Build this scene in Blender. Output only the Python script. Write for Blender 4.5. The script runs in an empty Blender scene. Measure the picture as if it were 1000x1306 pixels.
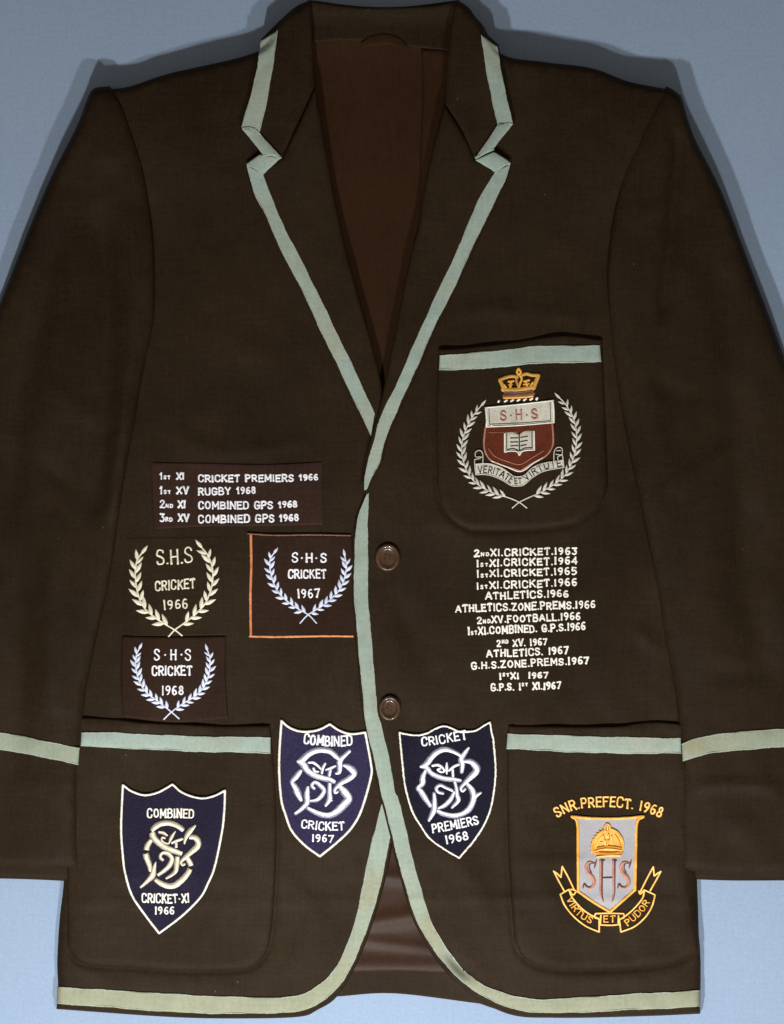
import bpy, math, random
import numpy as np
from mathutils import Vector
from mathutils.geometry import delaunay_2d_cdt

# ------------------------------------------------------------------ camera, light, exposure
scene = bpy.context.scene
S = 0.0006            # metres per unit of the cloth plan (0.6 mm)
D = 1.35              # camera height above the board
CX, CY = 500.0, 653.0
cam_d = bpy.data.cameras.new('camera')
cam = bpy.data.objects.new('camera', cam_d)
scene.collection.objects.link(cam)
cam.location = (0, 0, D)
cam_d.sensor_fit = 'VERTICAL'
cam_d.sensor_height = 36
cam_d.lens = 36 * D / (1306 * S)
cam_d.clip_start = 0.05
cam_d.clip_end = 50
scene.camera = cam

world = bpy.data.worlds.new('World')
scene.world = world
world.use_nodes = True
wb = world.node_tree.nodes['Background']
wb.inputs[0].default_value = (1.0, 0.86, 0.71, 1)
wb.inputs[1].default_value = 0.18

def area_lamp(name, px, py, z, tx, ty, size, watts, col):
    l = bpy.data.lights.new(name, 'AREA')
    l.shape = 'DISK'
    l.size = size
    l.energy = watts
    l.color = col
    o = bpy.data.objects.new(name, l)
    scene.collection.objects.link(o)
    loc = Vector(((px - CX) * S, (CY - py) * S, z))
    o.location = loc
    d = Vector(((tx - CX) * S, (CY - ty) * S, 0)) - loc
    o.rotation_euler = d.to_track_quat('-Z', 'Y').to_euler()
    return o

area_lamp('lamp', 130, 2000, 0.80, 450, 560, 0.06, 10.3, (1.0, 0.985, 0.965))
area_lamp('lamp', 870, 2000, 0.80, 550, 560, 0.06, 7.2, (1.0, 0.985, 0.965))

scene.view_settings.view_transform = 'Standard'
scene.view_settings.look = 'None'
scene.view_settings.exposure = 0
scene.view_settings.gamma = 1
scene.view_settings.use_curve_mapping = False
scene.render.engine = 'CYCLES'

rng = random.Random(7)
nrng = np.random.default_rng(7)

# ------------------------------------------------------------------ materials
def lin(r, g, b):
    f = lambda c: (c / 255 / 12.92) if c / 255 <= 0.04045 else ((c / 255 + 0.055) / 1.055) ** 2.4
    return (f(r), f(g), f(b), 1)

def mat(name, base, second=None, rough=0.85, spec=0.2, fine=900, fine_amt=0.25, patch=14, bump=0.25,
        bump_dist=0.0003, sheen=0.0, weave=0.0, patch_lo=0.42, patch_hi=0.68, stretch=(1, 1, 1), lint=0.0, coat=0.0, age=None):
    m = bpy.data.materials.new(name)
    m.use_nodes = True
    nt = m.node_tree
    N, L = nt.nodes, nt.links
    b = N['Principled BSDF']
    b.inputs['Roughness'].default_value = rough
    b.inputs['Specular IOR Level'].default_value = spec
    b.inputs['Sheen Weight'].default_value = sheen
    b.inputs['Sheen Roughness'].default_value = 0.5
    b.inputs['Coat Weight'].default_value = coat
    tc = N.new('ShaderNodeTexCoord')
    mp = N.new('ShaderNodeMapping')
    mp.inputs['Scale'].default_value = stretch
    L.new(tc.outputs['Object'], mp.inputs['Vector'])
    n1 = N.new('ShaderNodeTexNoise')
    n1.inputs['Scale'].default_value = patch
    n1.inputs['Detail'].default_value = 5
    L.new(tc.outputs['Object'], n1.inputs['Vector'])
    n2 = N.new('ShaderNodeTexNoise')
    n2.inputs['Scale'].default_value = fine
    n2.inputs['Detail'].default_value = 3
    L.new(mp.outputs[0], n2.inputs['Vector'])
    mr = N.new('ShaderNodeMapRange')
    mr.inputs[1].default_value = patch_lo
    mr.inputs[2].default_value = patch_hi
    L.new(n1.outputs[0], mr.inputs[0])
    mix = N.new('ShaderNodeMix')
    mix.data_type = 'RGBA'
    mix.inputs['A'].default_value = base
    mix.inputs['B'].default_value = second or tuple(c * 0.86 for c in base[:3]) + (1,)
    if age:
        sx = N.new('ShaderNodeSeparateXYZ')
        L.new(tc.outputs['Object'], sx.inputs[0])
        ag = N.new('ShaderNodeMapRange')
        ag.inputs[1].default_value = age[0]
        ag.inputs[2].default_value = age[1]
        L.new(sx.outputs[1], ag.inputs[0])
        sm_ = N.new('ShaderNodeMath')
        sm_.use_clamp = True
        L.new(mr.outputs[0], sm_.inputs[0])
        L.new(ag.outputs[0], sm_.inputs[1])
        L.new(sm_.outputs[0], mix.inputs['Factor'])
    else:
        L.new(mr.outputs[0], mix.inputs['Factor'])
    mr2 = N.new('ShaderNodeMapRange')
    mr2.inputs[1].default_value = 0.3
    mr2.inputs[2].default_value = 0.7
    mr2.inputs[3].default_value = 1 - fine_amt
    mr2.inputs[4].default_value = 1 + fine_amt
    L.new(n2.outputs[0], mr2.inputs[0])
    mul = N.new('ShaderNodeMix')
    mul.data_type = 'RGBA'
    mul.blend_type = 'MULTIPLY'
    mul.inputs['Factor'].default_value = 1
    L.new(mix.outputs['Result'], mul.inputs['A'])
    cmb = N.new('ShaderNodeCombineColor')
    for i in range(3):
        L.new(mr2.outputs[0], cmb.inputs[i])
    L.new(cmb.outputs[0], mul.inputs['B'])
    col = mul.outputs['Result']
    hgt = n2.outputs[0]
    if weave > 0:
        ws = []
        for st in ((1, 0.11, 1), (0.11, 1, 1)):
            wm = N.new('ShaderNodeMapping')
            wm.inputs['Scale'].default_value = st
            L.new(tc.outputs['Object'], wm.inputs['Vector'])
            w = N.new('ShaderNodeTexNoise')
            w.inputs['Scale'].default_value = 420
            w.inputs['Detail'].default_value = 2
            L.new(wm.outputs[0], w.inputs['Vector'])
            ws.append(w)
        ad = N.new('ShaderNodeMath')
        L.new(ws[0].outputs[0], ad.inputs[0])
        L.new(ws[1].outputs[0], ad.inputs[1])
        mr3 = N.new('ShaderNodeMapRange')
        mr3.inputs[1].default_value = 0.6
        mr3.inputs[2].default_value = 1.4
        mr3.inputs[3].default_value = 1 - weave
        mr3.inputs[4].default_value = 1 + weave
        L.new(ad.outputs[0], mr3.inputs[0])
        c2 = N.new('ShaderNodeCombineColor')
        for i in range(3):
            L.new(mr3.outputs[0], c2.inputs[i])
        m2 = N.new('ShaderNodeMix')
        m2.data_type = 'RGBA'
        m2.blend_type = 'MULTIPLY'
        m2.inputs['Factor'].default_value = 1
        L.new(col, m2.inputs['A'])
        L.new(c2.outputs[0], m2.inputs['B'])
        col = m2.outputs['Result']
        hm = N.new('ShaderNodeMath')
        hm.operation = 'MULTIPLY_ADD'
        hm.inputs[1].default_value = 0.35
        L.new(ad.outputs[0], hm.inputs[0])
        L.new(n2.outputs[0], hm.inputs[2])
        hgt = hm.outputs[0]
    if lint > 0:
        v = N.new('ShaderNodeTexVoronoi')
        v.inputs['Scale'].default_value = 60
        L.new(tc.outputs['Object'], v.inputs['Vector'])
        lt = N.new('ShaderNodeMath')
        lt.operation = 'LESS_THAN'
        lt.inputs[1].default_value = 0.035
        L.new(v.outputs['Distance'], lt.inputs[0])
        sep = N.new('ShaderNodeSeparateColor')
        L.new(v.outputs['Color'], sep.inputs[0])
        g = N.new('ShaderNodeMath')
        g.operation = 'GREATER_THAN'
        g.inputs[1].default_value = 0.86
        L.new(sep.outputs[0], g.inputs[0])
        ml = N.new('ShaderNodeMath')
        ml.operation = 'MULTIPLY'
        L.new(lt.outputs[0], ml.inputs[0])
        L.new(g.outputs[0], ml.inputs[1])
        m3 = N.new('ShaderNodeMath')
        m3.operation = 'MULTIPLY'
        m3.inputs[1].default_value = lint
        L.new(ml.outputs[0], m3.inputs[0])
        lm = N.new('ShaderNodeMix')
        lm.data_type = 'RGBA'
        lm.inputs['B'].default_value = (0.16, 0.14, 0.12, 1)
        L.new(m3.outputs[0], lm.inputs['Factor'])
        L.new(col, lm.inputs['A'])
        col = lm.outputs['Result']
    L.new(col, b.inputs['Base Color'])
    bp = N.new('ShaderNodeBump')
    bp.inputs['Strength'].default_value = bump
    bp.inputs['Distance'].default_value = bump_dist
    L.new(hgt, bp.inputs['Height'])
    L.new(bp.outputs[0], b.inputs['Normal'])
    return m

M = {}
M['board'] = mat('board_cloth', (0.275, 0.365, 0.500, 1), (0.264, 0.352, 0.487, 1), rough=0.9, spec=0.05, fine=420, fine_amt=0.05, patch=6, weave=0.035, bump=0.12)
M['wool'] = mat('brown_wool', (0.0245, 0.0152, 0.0077, 1), (0.0180, 0.0110, 0.0055, 1), patch=9, lint=0.45, rough=0.58, spec=0.058, fine=560, fine_amt=0.16, bump=0.3, weave=0.15)
M['wool_shaded'] = mat('brown_wool_shaded', (0.0225, 0.0140, 0.0071, 1), (0.0165, 0.0102, 0.0051, 1), patch=8, lint=0.3, rough=0.58, spec=0.058, fine=560, fine_amt=0.16, bump=0.3, weave=0.15)  # same wool, colour darkened so the sleeves look less lit than the body
M['patch'] = mat('plum_brown_patch', (0.0345, 0.0180, 0.0130, 1), (0.0285, 0.0145, 0.0110, 1), patch=20, rough=0.58, spec=0.058, fine=560, fine_amt=0.16, bump=0.3, weave=0.15)
M['patch_near'] = mat('dark_brown_patch', (0.0262, 0.0136, 0.0080, 1), (0.0215, 0.0110, 0.0064, 1), patch=20, rough=0.58, spec=0.058, fine=560, fine_amt=0.16, bump=0.3, weave=0.14)
M['lining'] = mat('brown_lining', (0.033, 0.0145, 0.0060, 1), (0.027, 0.0118, 0.0048, 1), rough=0.6, spec=0.08, fine=420, fine_amt=0.09, patch=9, stretch=(1, 0.3, 1), bump=0.15, weave=0.06)
M['satin'] = mat('brown_satin', (0.037, 0.0185, 0.0105, 1), (0.028, 0.0135, 0.0078, 1), rough=0.42, spec=0.10, fine=300, fine_amt=0.12, patch=12, bump=0.1)
M['ribbon'] = mat('mint_ribbon', (0.300, 0.378, 0.335, 1), (0.318, 0.345, 0.262, 1), rough=0.65, spec=0.12, fine=420, fine_amt=0.07, patch=20, bump=0.3, weave=0.07, patch_lo=0.46, patch_hi=0.72)
M['ribbon_front'] = mat('front_edge_ribbon', (0.285, 0.352, 0.300, 1), (0.275, 0.292, 0.205, 1), rough=0.65, spec=0.10, fine=420, fine_amt=0.07, patch=24, bump=0.3, weave=0.07, patch_lo=0.50, patch_hi=0.76, age=(-0.24, -0.37))
M['selvedge'] = mat('ribbon_selvedge', (0.37, 0.42, 0.36, 1), (0.30, 0.33, 0.26, 1), rough=0.6, spec=0.15, fine=900, fine_amt=0.25, patch=200, bump=0.3)
M['ribbon_aged'] = mat('aged_ribbon', (0.262, 0.305, 0.235, 1), (0.275, 0.262, 0.165, 1), rough=0.65, spec=0.10, fine=420, fine_amt=0.07, patch=24, bump=0.3, weave=0.07, patch_lo=0.48, patch_hi=0.74)
M['navy'] = mat('navy_felt', (0.0165, 0.0138, 0.0285, 1), (0.0195, 0.0165, 0.034, 1), rough=0.8, spec=0.04, fine=800, fine_amt=0.3, patch=40, bump=0.4)
M['navy_pale'] = mat('faded_navy_felt', (0.0265, 0.0220, 0.057, 1), (0.031, 0.026, 0.064, 1), rough=0.8, spec=0.04, fine=800, fine_amt=0.3, patch=30, bump=0.4)
M['navy_deep'] = mat('navy_dark_felt', (0.0118, 0.0107, 0.0205, 1), (0.0140, 0.0128, 0.025, 1), rough=0.8, spec=0.04, fine=800, fine_amt=0.3, patch=40, bump=0.4)
th = dict(rough=0.5, spec=0.35, fine=1500, fine_amt=0.2, patch=160, bump=0.55, bump_dist=0.0002)
M['cream'] = mat('cream_thread', (0.80, 0.765, 0.62, 1), (0.64, 0.59, 0.43, 1), **th)
M['ivory'] = mat('ivory_thread', (0.90, 0.88, 0.79, 1), (0.76, 0.735, 0.64, 1), **th)
M['tan'] = mat('tan_thread', (0.33, 0.295, 0.21, 1), (0.40, 0.36, 0.26, 1), **th)
M['white'] = mat('white_thread', (0.86, 0.865, 0.90, 1), (0.72, 0.73, 0.79, 1), **th)
M['bluewhite'] = mat('blue_white_thread', (0.68, 0.73, 0.88, 1), (0.54, 0.59, 0.75, 1), **th)
M['grey'] = mat('grey_thread', (0.19, 0.20, 0.28, 1), (0.29, 0.30, 0.40, 1), **th)
M['silver'] = mat('silver_thread', (0.64, 0.62, 0.53, 1), (0.50, 0.485, 0.40, 1), **th)
M['orange'] = mat('orange_thread', (0.66, 0.25, 0.10, 1), (0.50, 0.17, 0.065, 1), **th)
M['rust'] = mat('rust_thread', (0.17, 0.075, 0.038, 1), (0.12, 0.05, 0.027, 1), **th)
M['gold'] = mat('gold_thread', (0.86, 0.44, 0.07, 1), (0.74, 0.33, 0.04, 1), **th)
M['amber'] = mat('amber_thread', (0.46, 0.16, 0.012, 1), (0.58, 0.23, 0.02, 1), **th)
M['yellow'] = mat('yellow_thread', (0.96, 0.62, 0.18, 1), (0.86, 0.48, 0.11, 1), **th)
M['oldgold'] = mat('old_gold_thread', (0.58, 0.32, 0.06, 1), (0.42, 0.21, 0.035, 1), **th)
M['pink'] = mat('pink_thread', (0.46, 0.205, 0.135, 1), (0.37, 0.15, 0.095, 1), **th)
M['maroon'] = mat('maroon_thread', (0.085, 0.026, 0.022, 1), (0.12, 0.04, 0.03, 1), **th)
M['dark'] = mat('dark_thread', (0.020, 0.014, 0.010, 1), (0.028, 0.02, 0.014, 1), **th)
M['redfelt'] = mat('red_felt', (0.115, 0.026, 0.012, 1), (0.090, 0.020, 0.010, 1), rough=0.9, spec=0.12, fine=900, fine_amt=0.25, patch=70, bump=0.4)
M['whitefelt'] = mat('white_felt', (0.60, 0.585, 0.50, 1), (0.48, 0.47, 0.39, 1), rough=0.8, spec=0.2, fine=900, fine_amt=0.15, patch=90, bump=0.4)
M['greyfelt'] = mat('pale_grey_felt', (0.37, 0.37, 0.395, 1), (0.33, 0.33, 0.36, 1), rough=0.8, spec=0.2, fine=900, fine_amt=0.10, patch=60, bump=0.3)
M['button'] = mat('brown_button', (0.050, 0.025, 0.012, 1), (0.078, 0.042, 0.021, 1), rough=0.30, spec=0.45, fine=200, fine_amt=0.2, patch=120, bump=0.05, coat=0.15)

# ------------------------------------------------------------------ plan helpers
def sm(pts, step=4.0):
    """smooth open curve through pts (Catmull-Rom), resampled"""
    p = np.array(pts, float)
    if len(p) > 2:
        e = np.vstack([2 * p[0] - p[1], p, 2 * p[-1] - p[-2]])
        out = []
        for i in range(1, len(e) - 2):
            a, b, c, d = e[i - 1], e[i], e[i + 1], e[i + 2]
            n = max(2, int(np.linalg.norm(c[:2] - b[:2]) / step) + 1)
            t = np.linspace(0, 1, n, endpoint=False)[:, None]
            out.append(0.5 * ((2 * b) + (-a + c) * t + (2 * a - 5 * b + 4 * c - d) * t**2 + (-a + 3 * b - 3 * c + d) * t**3))
        out.append(p[-1:])
        return np.vstack(out)
    n = max(2, int(np.linalg.norm(p[1, :2] - p[0, :2]) / step) + 1)
    t = np.linspace(0, 1, n)[:, None]
    return p[0] * (1 - t) + p[1] * t

def outline(*segs, step=4.0):
    """closed outline of smooth runs meeting at corners"""
    out = []
    for s in segs:
        q = sm(s, step)
        for v in q:
            if not out or np.linalg.norm(v - out[-1]) > 0.4:
                out.append(v)
    if np.linalg.norm(out[0] - out[-1]) < 0.4:
        out.pop()
    out = np.array(out)
    # even out long closing edges
    res = []
    for i in range(len(out)):
        a, b = out[i], out[(i + 1) % len(out)]
        n = max(1, int(round(np.linalg.norm(b - a) / step)))
        for k in range(n):
            res.append(a + (b - a) * k / n)
    return np.array(res)

def dist(P, poly, closed=True):
    A = poly
    B = np.roll(poly, -1, axis=0) if closed else poly[1:]
    if not closed:
        A = poly[:-1]
    out = np.empty(len(P))
    ab = B - A
    L2 = np.maximum((ab**2).sum(1), 1e-9)
    for s in range(0, len(P), 2000):
        q = P[s:s + 2000, None, :] - A[None]
        t = np.clip((q * ab[None]).sum(2) / L2, 0, 1)
        d = q - t[..., None] * ab[None]
        out[s:s + 2000] = np.sqrt((d**2).sum(2).min(1))
    return out

def taper(P, pl, w):
    e = np.minimum(np.linalg.norm(P - pl[0], axis=1), np.linalg.norm(P - pl[-1], axis=1))
    return 1 - np.exp(-(e / (2.6 * w))**2)

def inside(P, poly):
    x, y = P[:, 0], P[:, 1]
    r = np.zeros(len(P), bool)
    n = len(poly)
    for i in range(n):
        x1, y1 = poly[i]
        x2, y2 = poly[(i + 1) % n]
        if y1 == y2:
            continue
        c = (y1 > y) != (y2 > y)
        r ^= c & (x < (x2 - x1) * (y - y1) / (y2 - y1) + x1)
    return r

def f(t):
    t = np.clip(t, 0, 1)
    return np.sqrt(np.maximum(0, 1 - (1 - t)**2))

def world_pts(P, h):
    z = np.asarray(h) * S
    k = (D - z) / D
    return np.stack([(P[:, 0] - CX) * S * k, (CY - P[:, 1]) * S * k, z], 1)

def link(name, verts, faces, m, parent=None, smooth=True):
    me = bpy.data.meshes.new(name)
    me.from_pydata([tuple(v) for v in verts], [], faces)
    me.validate()
    for ml in (m if isinstance(m, (list, tuple)) else [m]):
        me.materials.append(ml)
    me.polygons.foreach_set('use_smooth', [smooth] * len(me.polygons))
    me.update()
    o = bpy.data.objects.new(name, me)
    scene.collection.objects.link(o)
    o.parent = parent
    return o

def shell(name, poly, hfun, m, parent, grid=7.0, thick=4.0, roll=4.0, skirt=6.0, rings=(0.8, 2.0, 4.0), extra=None):
    """a piece of cloth cut to an outline, draped on hfun, its edge rolled down"""
    poly = np.asarray(poly, float)
    area = 0.5 * np.sum(poly[:, 0] * np.roll(poly[:, 1], -1) - np.roll(poly[:, 0], -1) * poly[:, 1])
    if area < 0:
        poly = poly[::-1]
    pts = [poly]
    t = np.roll(poly, -1, 0) - np.roll(poly, 1, 0)
    t /= np.maximum(np.linalg.norm(t, axis=1), 1e-6)[:, None]
    nrm = np.stack([-t[:, 1], t[:, 0]], 1)
    for r in rings:
        q = poly + nrm * r
        ok = inside(q, poly)
        dd = dist(q, poly)
        pts.append(q[ok & (dd > 0.85 * r)])
    lo, hi = poly.min(0), poly.max(0)
    gx, gy = np.meshgrid(np.arange(lo[0], hi[0], grid), np.arange(lo[1], hi[1], grid))
    g = np.stack([gx.ravel(), gy.ravel()], 1)
    g += nrng.uniform(-0.25, 0.25, g.shape) * grid
    g = g[inside(g, poly)]
    g = g[dist(g, poly) > (rings[-1] if rings else 0) + grid * 0.4]
    if extra is not None:
        e = extra[inside(extra, poly)]
        e = e[dist(e, poly) > 5.5]
        g = g[np.array([np.min(np.sum((e - q)**2, 1)) > 9 for q in g])]
        pts.append(e)
    pts.append(g)
    V = np.vstack(pts)
    n = len(poly)
    r = delaunay_2d_cdt([Vector(v) for v in V], [], [list(range(n))], 1, 1e-5)
    V2 = np.array([tuple(v) for v in r[0]])
    F = [tuple(q) for q in r[2]]
    d = dist(V2, poly)
    h = hfun(V2) - thick * (1 - f(d / roll))
    W = world_pts(V2, h)
    # faces up
    a, b, c = (W[[q[i] for q in F]] for i in range(3))
    up = np.cross(b - a, c - a)[:, 2]
    F = [q if u > 0 else q[::-1] for q, u in zip(F, up)]
    cnt = {}
    for q in F:
        for i in range(3):
            e = (q[i], q[(i + 1) % 3])
            cnt[e] = 1
    bd = [e for e in cnt if (e[1], e[0]) not in cnt]
    ids = sorted({i for e in bd for i in e})
    top = len(V2)
    idm = {v: top + k for k, v in enumerate(ids)}
    hs = np.maximum(h[ids] - skirt, 0.3)
    low = world_pts(V2[ids], hs)
    dup_base = top + len(ids)
    W = np.vstack([W, W[ids], low])
    for e in bd:
        i, j = e
        F.append((idm[j], idm[i], idm[i] + len(ids), idm[j] + len(ids)))
    return link(name, W, F, m, parent)

def resample(p, n):
    p = np.asarray(p, float)
    d = np.concatenate([[0], np.cumsum(np.linalg.norm(np.diff(p[:, :2], axis=0), axis=1))])
    t = np.linspace(0, d[-1], n)
    return np.stack([np.interp(t, d, p[:, k]) for k in range(p.shape[1])], 1)

def band(name, a, b, hfun, off, m, parent, dome=0.5, smooth_sides=True, wob=0.5, skirt=2.0, seed=0, sewn=True):
    """a ribbon between two edges a and b, laid on hfun"""
    if smooth_sides:
        a, b = sm(a, 3), sm(b, 3)
    L = max(np.linalg.norm(np.diff(a[:, :2], axis=0), axis=1).sum(), 8) if hasattr(a, 'shape') else 50
    a, b = np.asarray(a, float), np.asarray(b, float)
    n = max(4, int(L / 3))
    A, B = resample(a, n), resample(b, n)
    r = np.random.default_rng(seed + 3)
    ac = B - A
    ac /= np.maximum(np.linalg.norm(ac, axis=1), 1e-6)[:, None]
    ss = np.arange(n) * 3.0
    jig = lambda: (0.35 * np.sin(ss / 14 + r.uniform(0, 6)) + 0.25 * np.sin(ss / 5.7 + r.uniform(0, 6)) + r.normal(0, 0.16, n))[:, None]
    A, B = A + ac * jig(), B + ac * jig()
    ts = [0, 0, 0.08, 0.3, 0.5, 0.7, 0.92, 1, 1]
    rows = []
    ph = r.uniform(0, 6.28, 6)
    s = np.arange(n) * 3.0
    for k, t in enumerate(ts):
        P = A * (1 - t) + B * t
        h = hfun(P) + off + dome * (1 - (2 * t - 1)**4)
        h = h + wob * (np.sin(s / 9 + ph[0] + t * 2) * 0.4 + np.sin(s / 23 + ph[1] - t * 1.5) * 0.6 + np.sin(s / 5.1 + ph[2] + 3 * t) * 0.2)
        if k in (0, len(ts) - 1):
            h = h - skirt
        rows.append(world_pts(P, h))
    V = np.vstack(rows)
    F = []
    for k in range(len(ts) - 1):
        for i in range(n - 1):
            F.append((k * n + i, k * n + i + 1, (k + 1) * n + i + 1, (k + 1) * n + i))
    m_ = len(ts)
    F.append(tuple(k * n for k in range(m_)))
    F.append(tuple(k * n + n - 1 for k in range(m_))[::-1])
    a0, a1, b0 = V[n * 3], V[n * 3 + 1], V[n * 4]
    if np.cross(a1 - a0, b0 - a0)[2] < 0:
        F = [q[::-1] for q in F]
    o = link(name, V, F, m, parent)
    if sewn and n > 12:
        t = Thread(hfun, off + 0.15)
        for P, Q in ((A, B), (B, A)):
            E = P + (Q - P) * 0.045
            k = max(8, int(n * 1.2))
            E = resample(E, k)
            t.stroke([tuple(q) for q in E], 1.0, bulge=0.7, jag=0.45, smooth=False, step=1.6)
        t.build('ribbon_stitching', [M['selvedge']], parent)
    return o

class Thread:
    """collects embroidered strokes (satin-stitch welts) into one mesh"""
    def __init__(self, hfun, off=0.6):
        self.V, self.F, self.MI, self.n, self.h, self.off = [], [], [], 0, hfun, off
    def stroke(self, pts, w=None, bulge=0.9, mi=0, smooth=True, step=1.4, jag=0.07, cap=True, lift=0.0):
        p = np.array([q if len(q) == 3 else (q[0], q[1], w) for q in pts], float)
        if smooth and len(p) > 2:
            p = sm(p, step)
        L = np.linalg.norm(np.diff(p[:, :2], axis=0), axis=1).sum()
        n = max(3, int(L / step) + 1)
        p = resample(p, n)
        t = np.gradient(p[:, :2], axis=0)
        t /= np.maximum(np.linalg.norm(t, axis=1), 1e-6)[:, None]
        if cap:
            a, b = p[0].copy(), p[-1].copy()
            a[:2] -= t[0] * a[2] * 0.35
            b[:2] += t[-1] * b[2] * 0.35
            a[2] *= 0.55
            b[2] *= 0.55
            p = np.vstack([a, p, b])
            t = np.vstack([t[:1], t, t[-1:]])
            n += 2
        nm = np.stack([-t[:, 1], t[:, 0]], 1)
        rows = []
        jl = 1 + nrng.uniform(-jag, jag, n)
        jr = 1 + nrng.uniform(-jag, jag, n)
        for u, hh in ((-1, -0.8), (-0.92, 0.25), (-0.5, 0.85), (0, 1.0), (0.5, 0.85), (0.92, 0.25), (1, -0.8)):
            P = p[:, :2] + nm * (u * 0.5 * p[:, 2] * (jl if u < 0 else jr))[:, None]
            k = np.clip(p[:, 2] / 2.2, 0.35, 1.3)
            h = self.h(P) + self.off + lift + bulge * (hh + (0 if abs(u) == 1 else nrng.normal(0, 0.13, n))) * k
            rows.append(world_pts(P, h))
        V = np.stack(rows, 1).reshape(-1, 3)
        R = len(rows)
        F = []
        for i in range(n - 1):
            for k in range(R - 1):
                F.append((i * R + k, (i + 1) * R + k, (i + 1) * R + k + 1, i * R + k + 1))
        F.append(tuple(range(R)))
        F.append(tuple((n - 1) * R + k for k in range(R))[::-1])
        q = F[3 if R > 4 else 0]
        if np.cross(V[q[1]] - V[q[0]], V[q[2]] - V[q[0]])[2] < 0:
            F = [x[::-1] for x in F]
        self.F += [tuple(i + self.n for i in x) for x in F]
        self.MI += [mi] * len(F)
        self.V.append(V)
        self.n += len(V)
    def leaf(self, x, y, ang, ln, wd, mi=0):
        c, s = math.cos(ang), math.sin(ang)
        pts = []
        for t, k in ((0, .25), (.2, .8), (.45, 1), (.7, .75), (.9, .32), (1, .1)):
            pts.append((x + c * ln * t, y + s * ln * t, wd * k))
        self.stroke(pts, mi=mi, cap=False, step=1.2)
    def build(self, name, mats, parent):
        o = link(name, np.vstack(self.V), self.F, mats, parent)
        o.data.polygons.foreach_set('material_index', self.MI[:len(o.data.polygons)])
        return o

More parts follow.
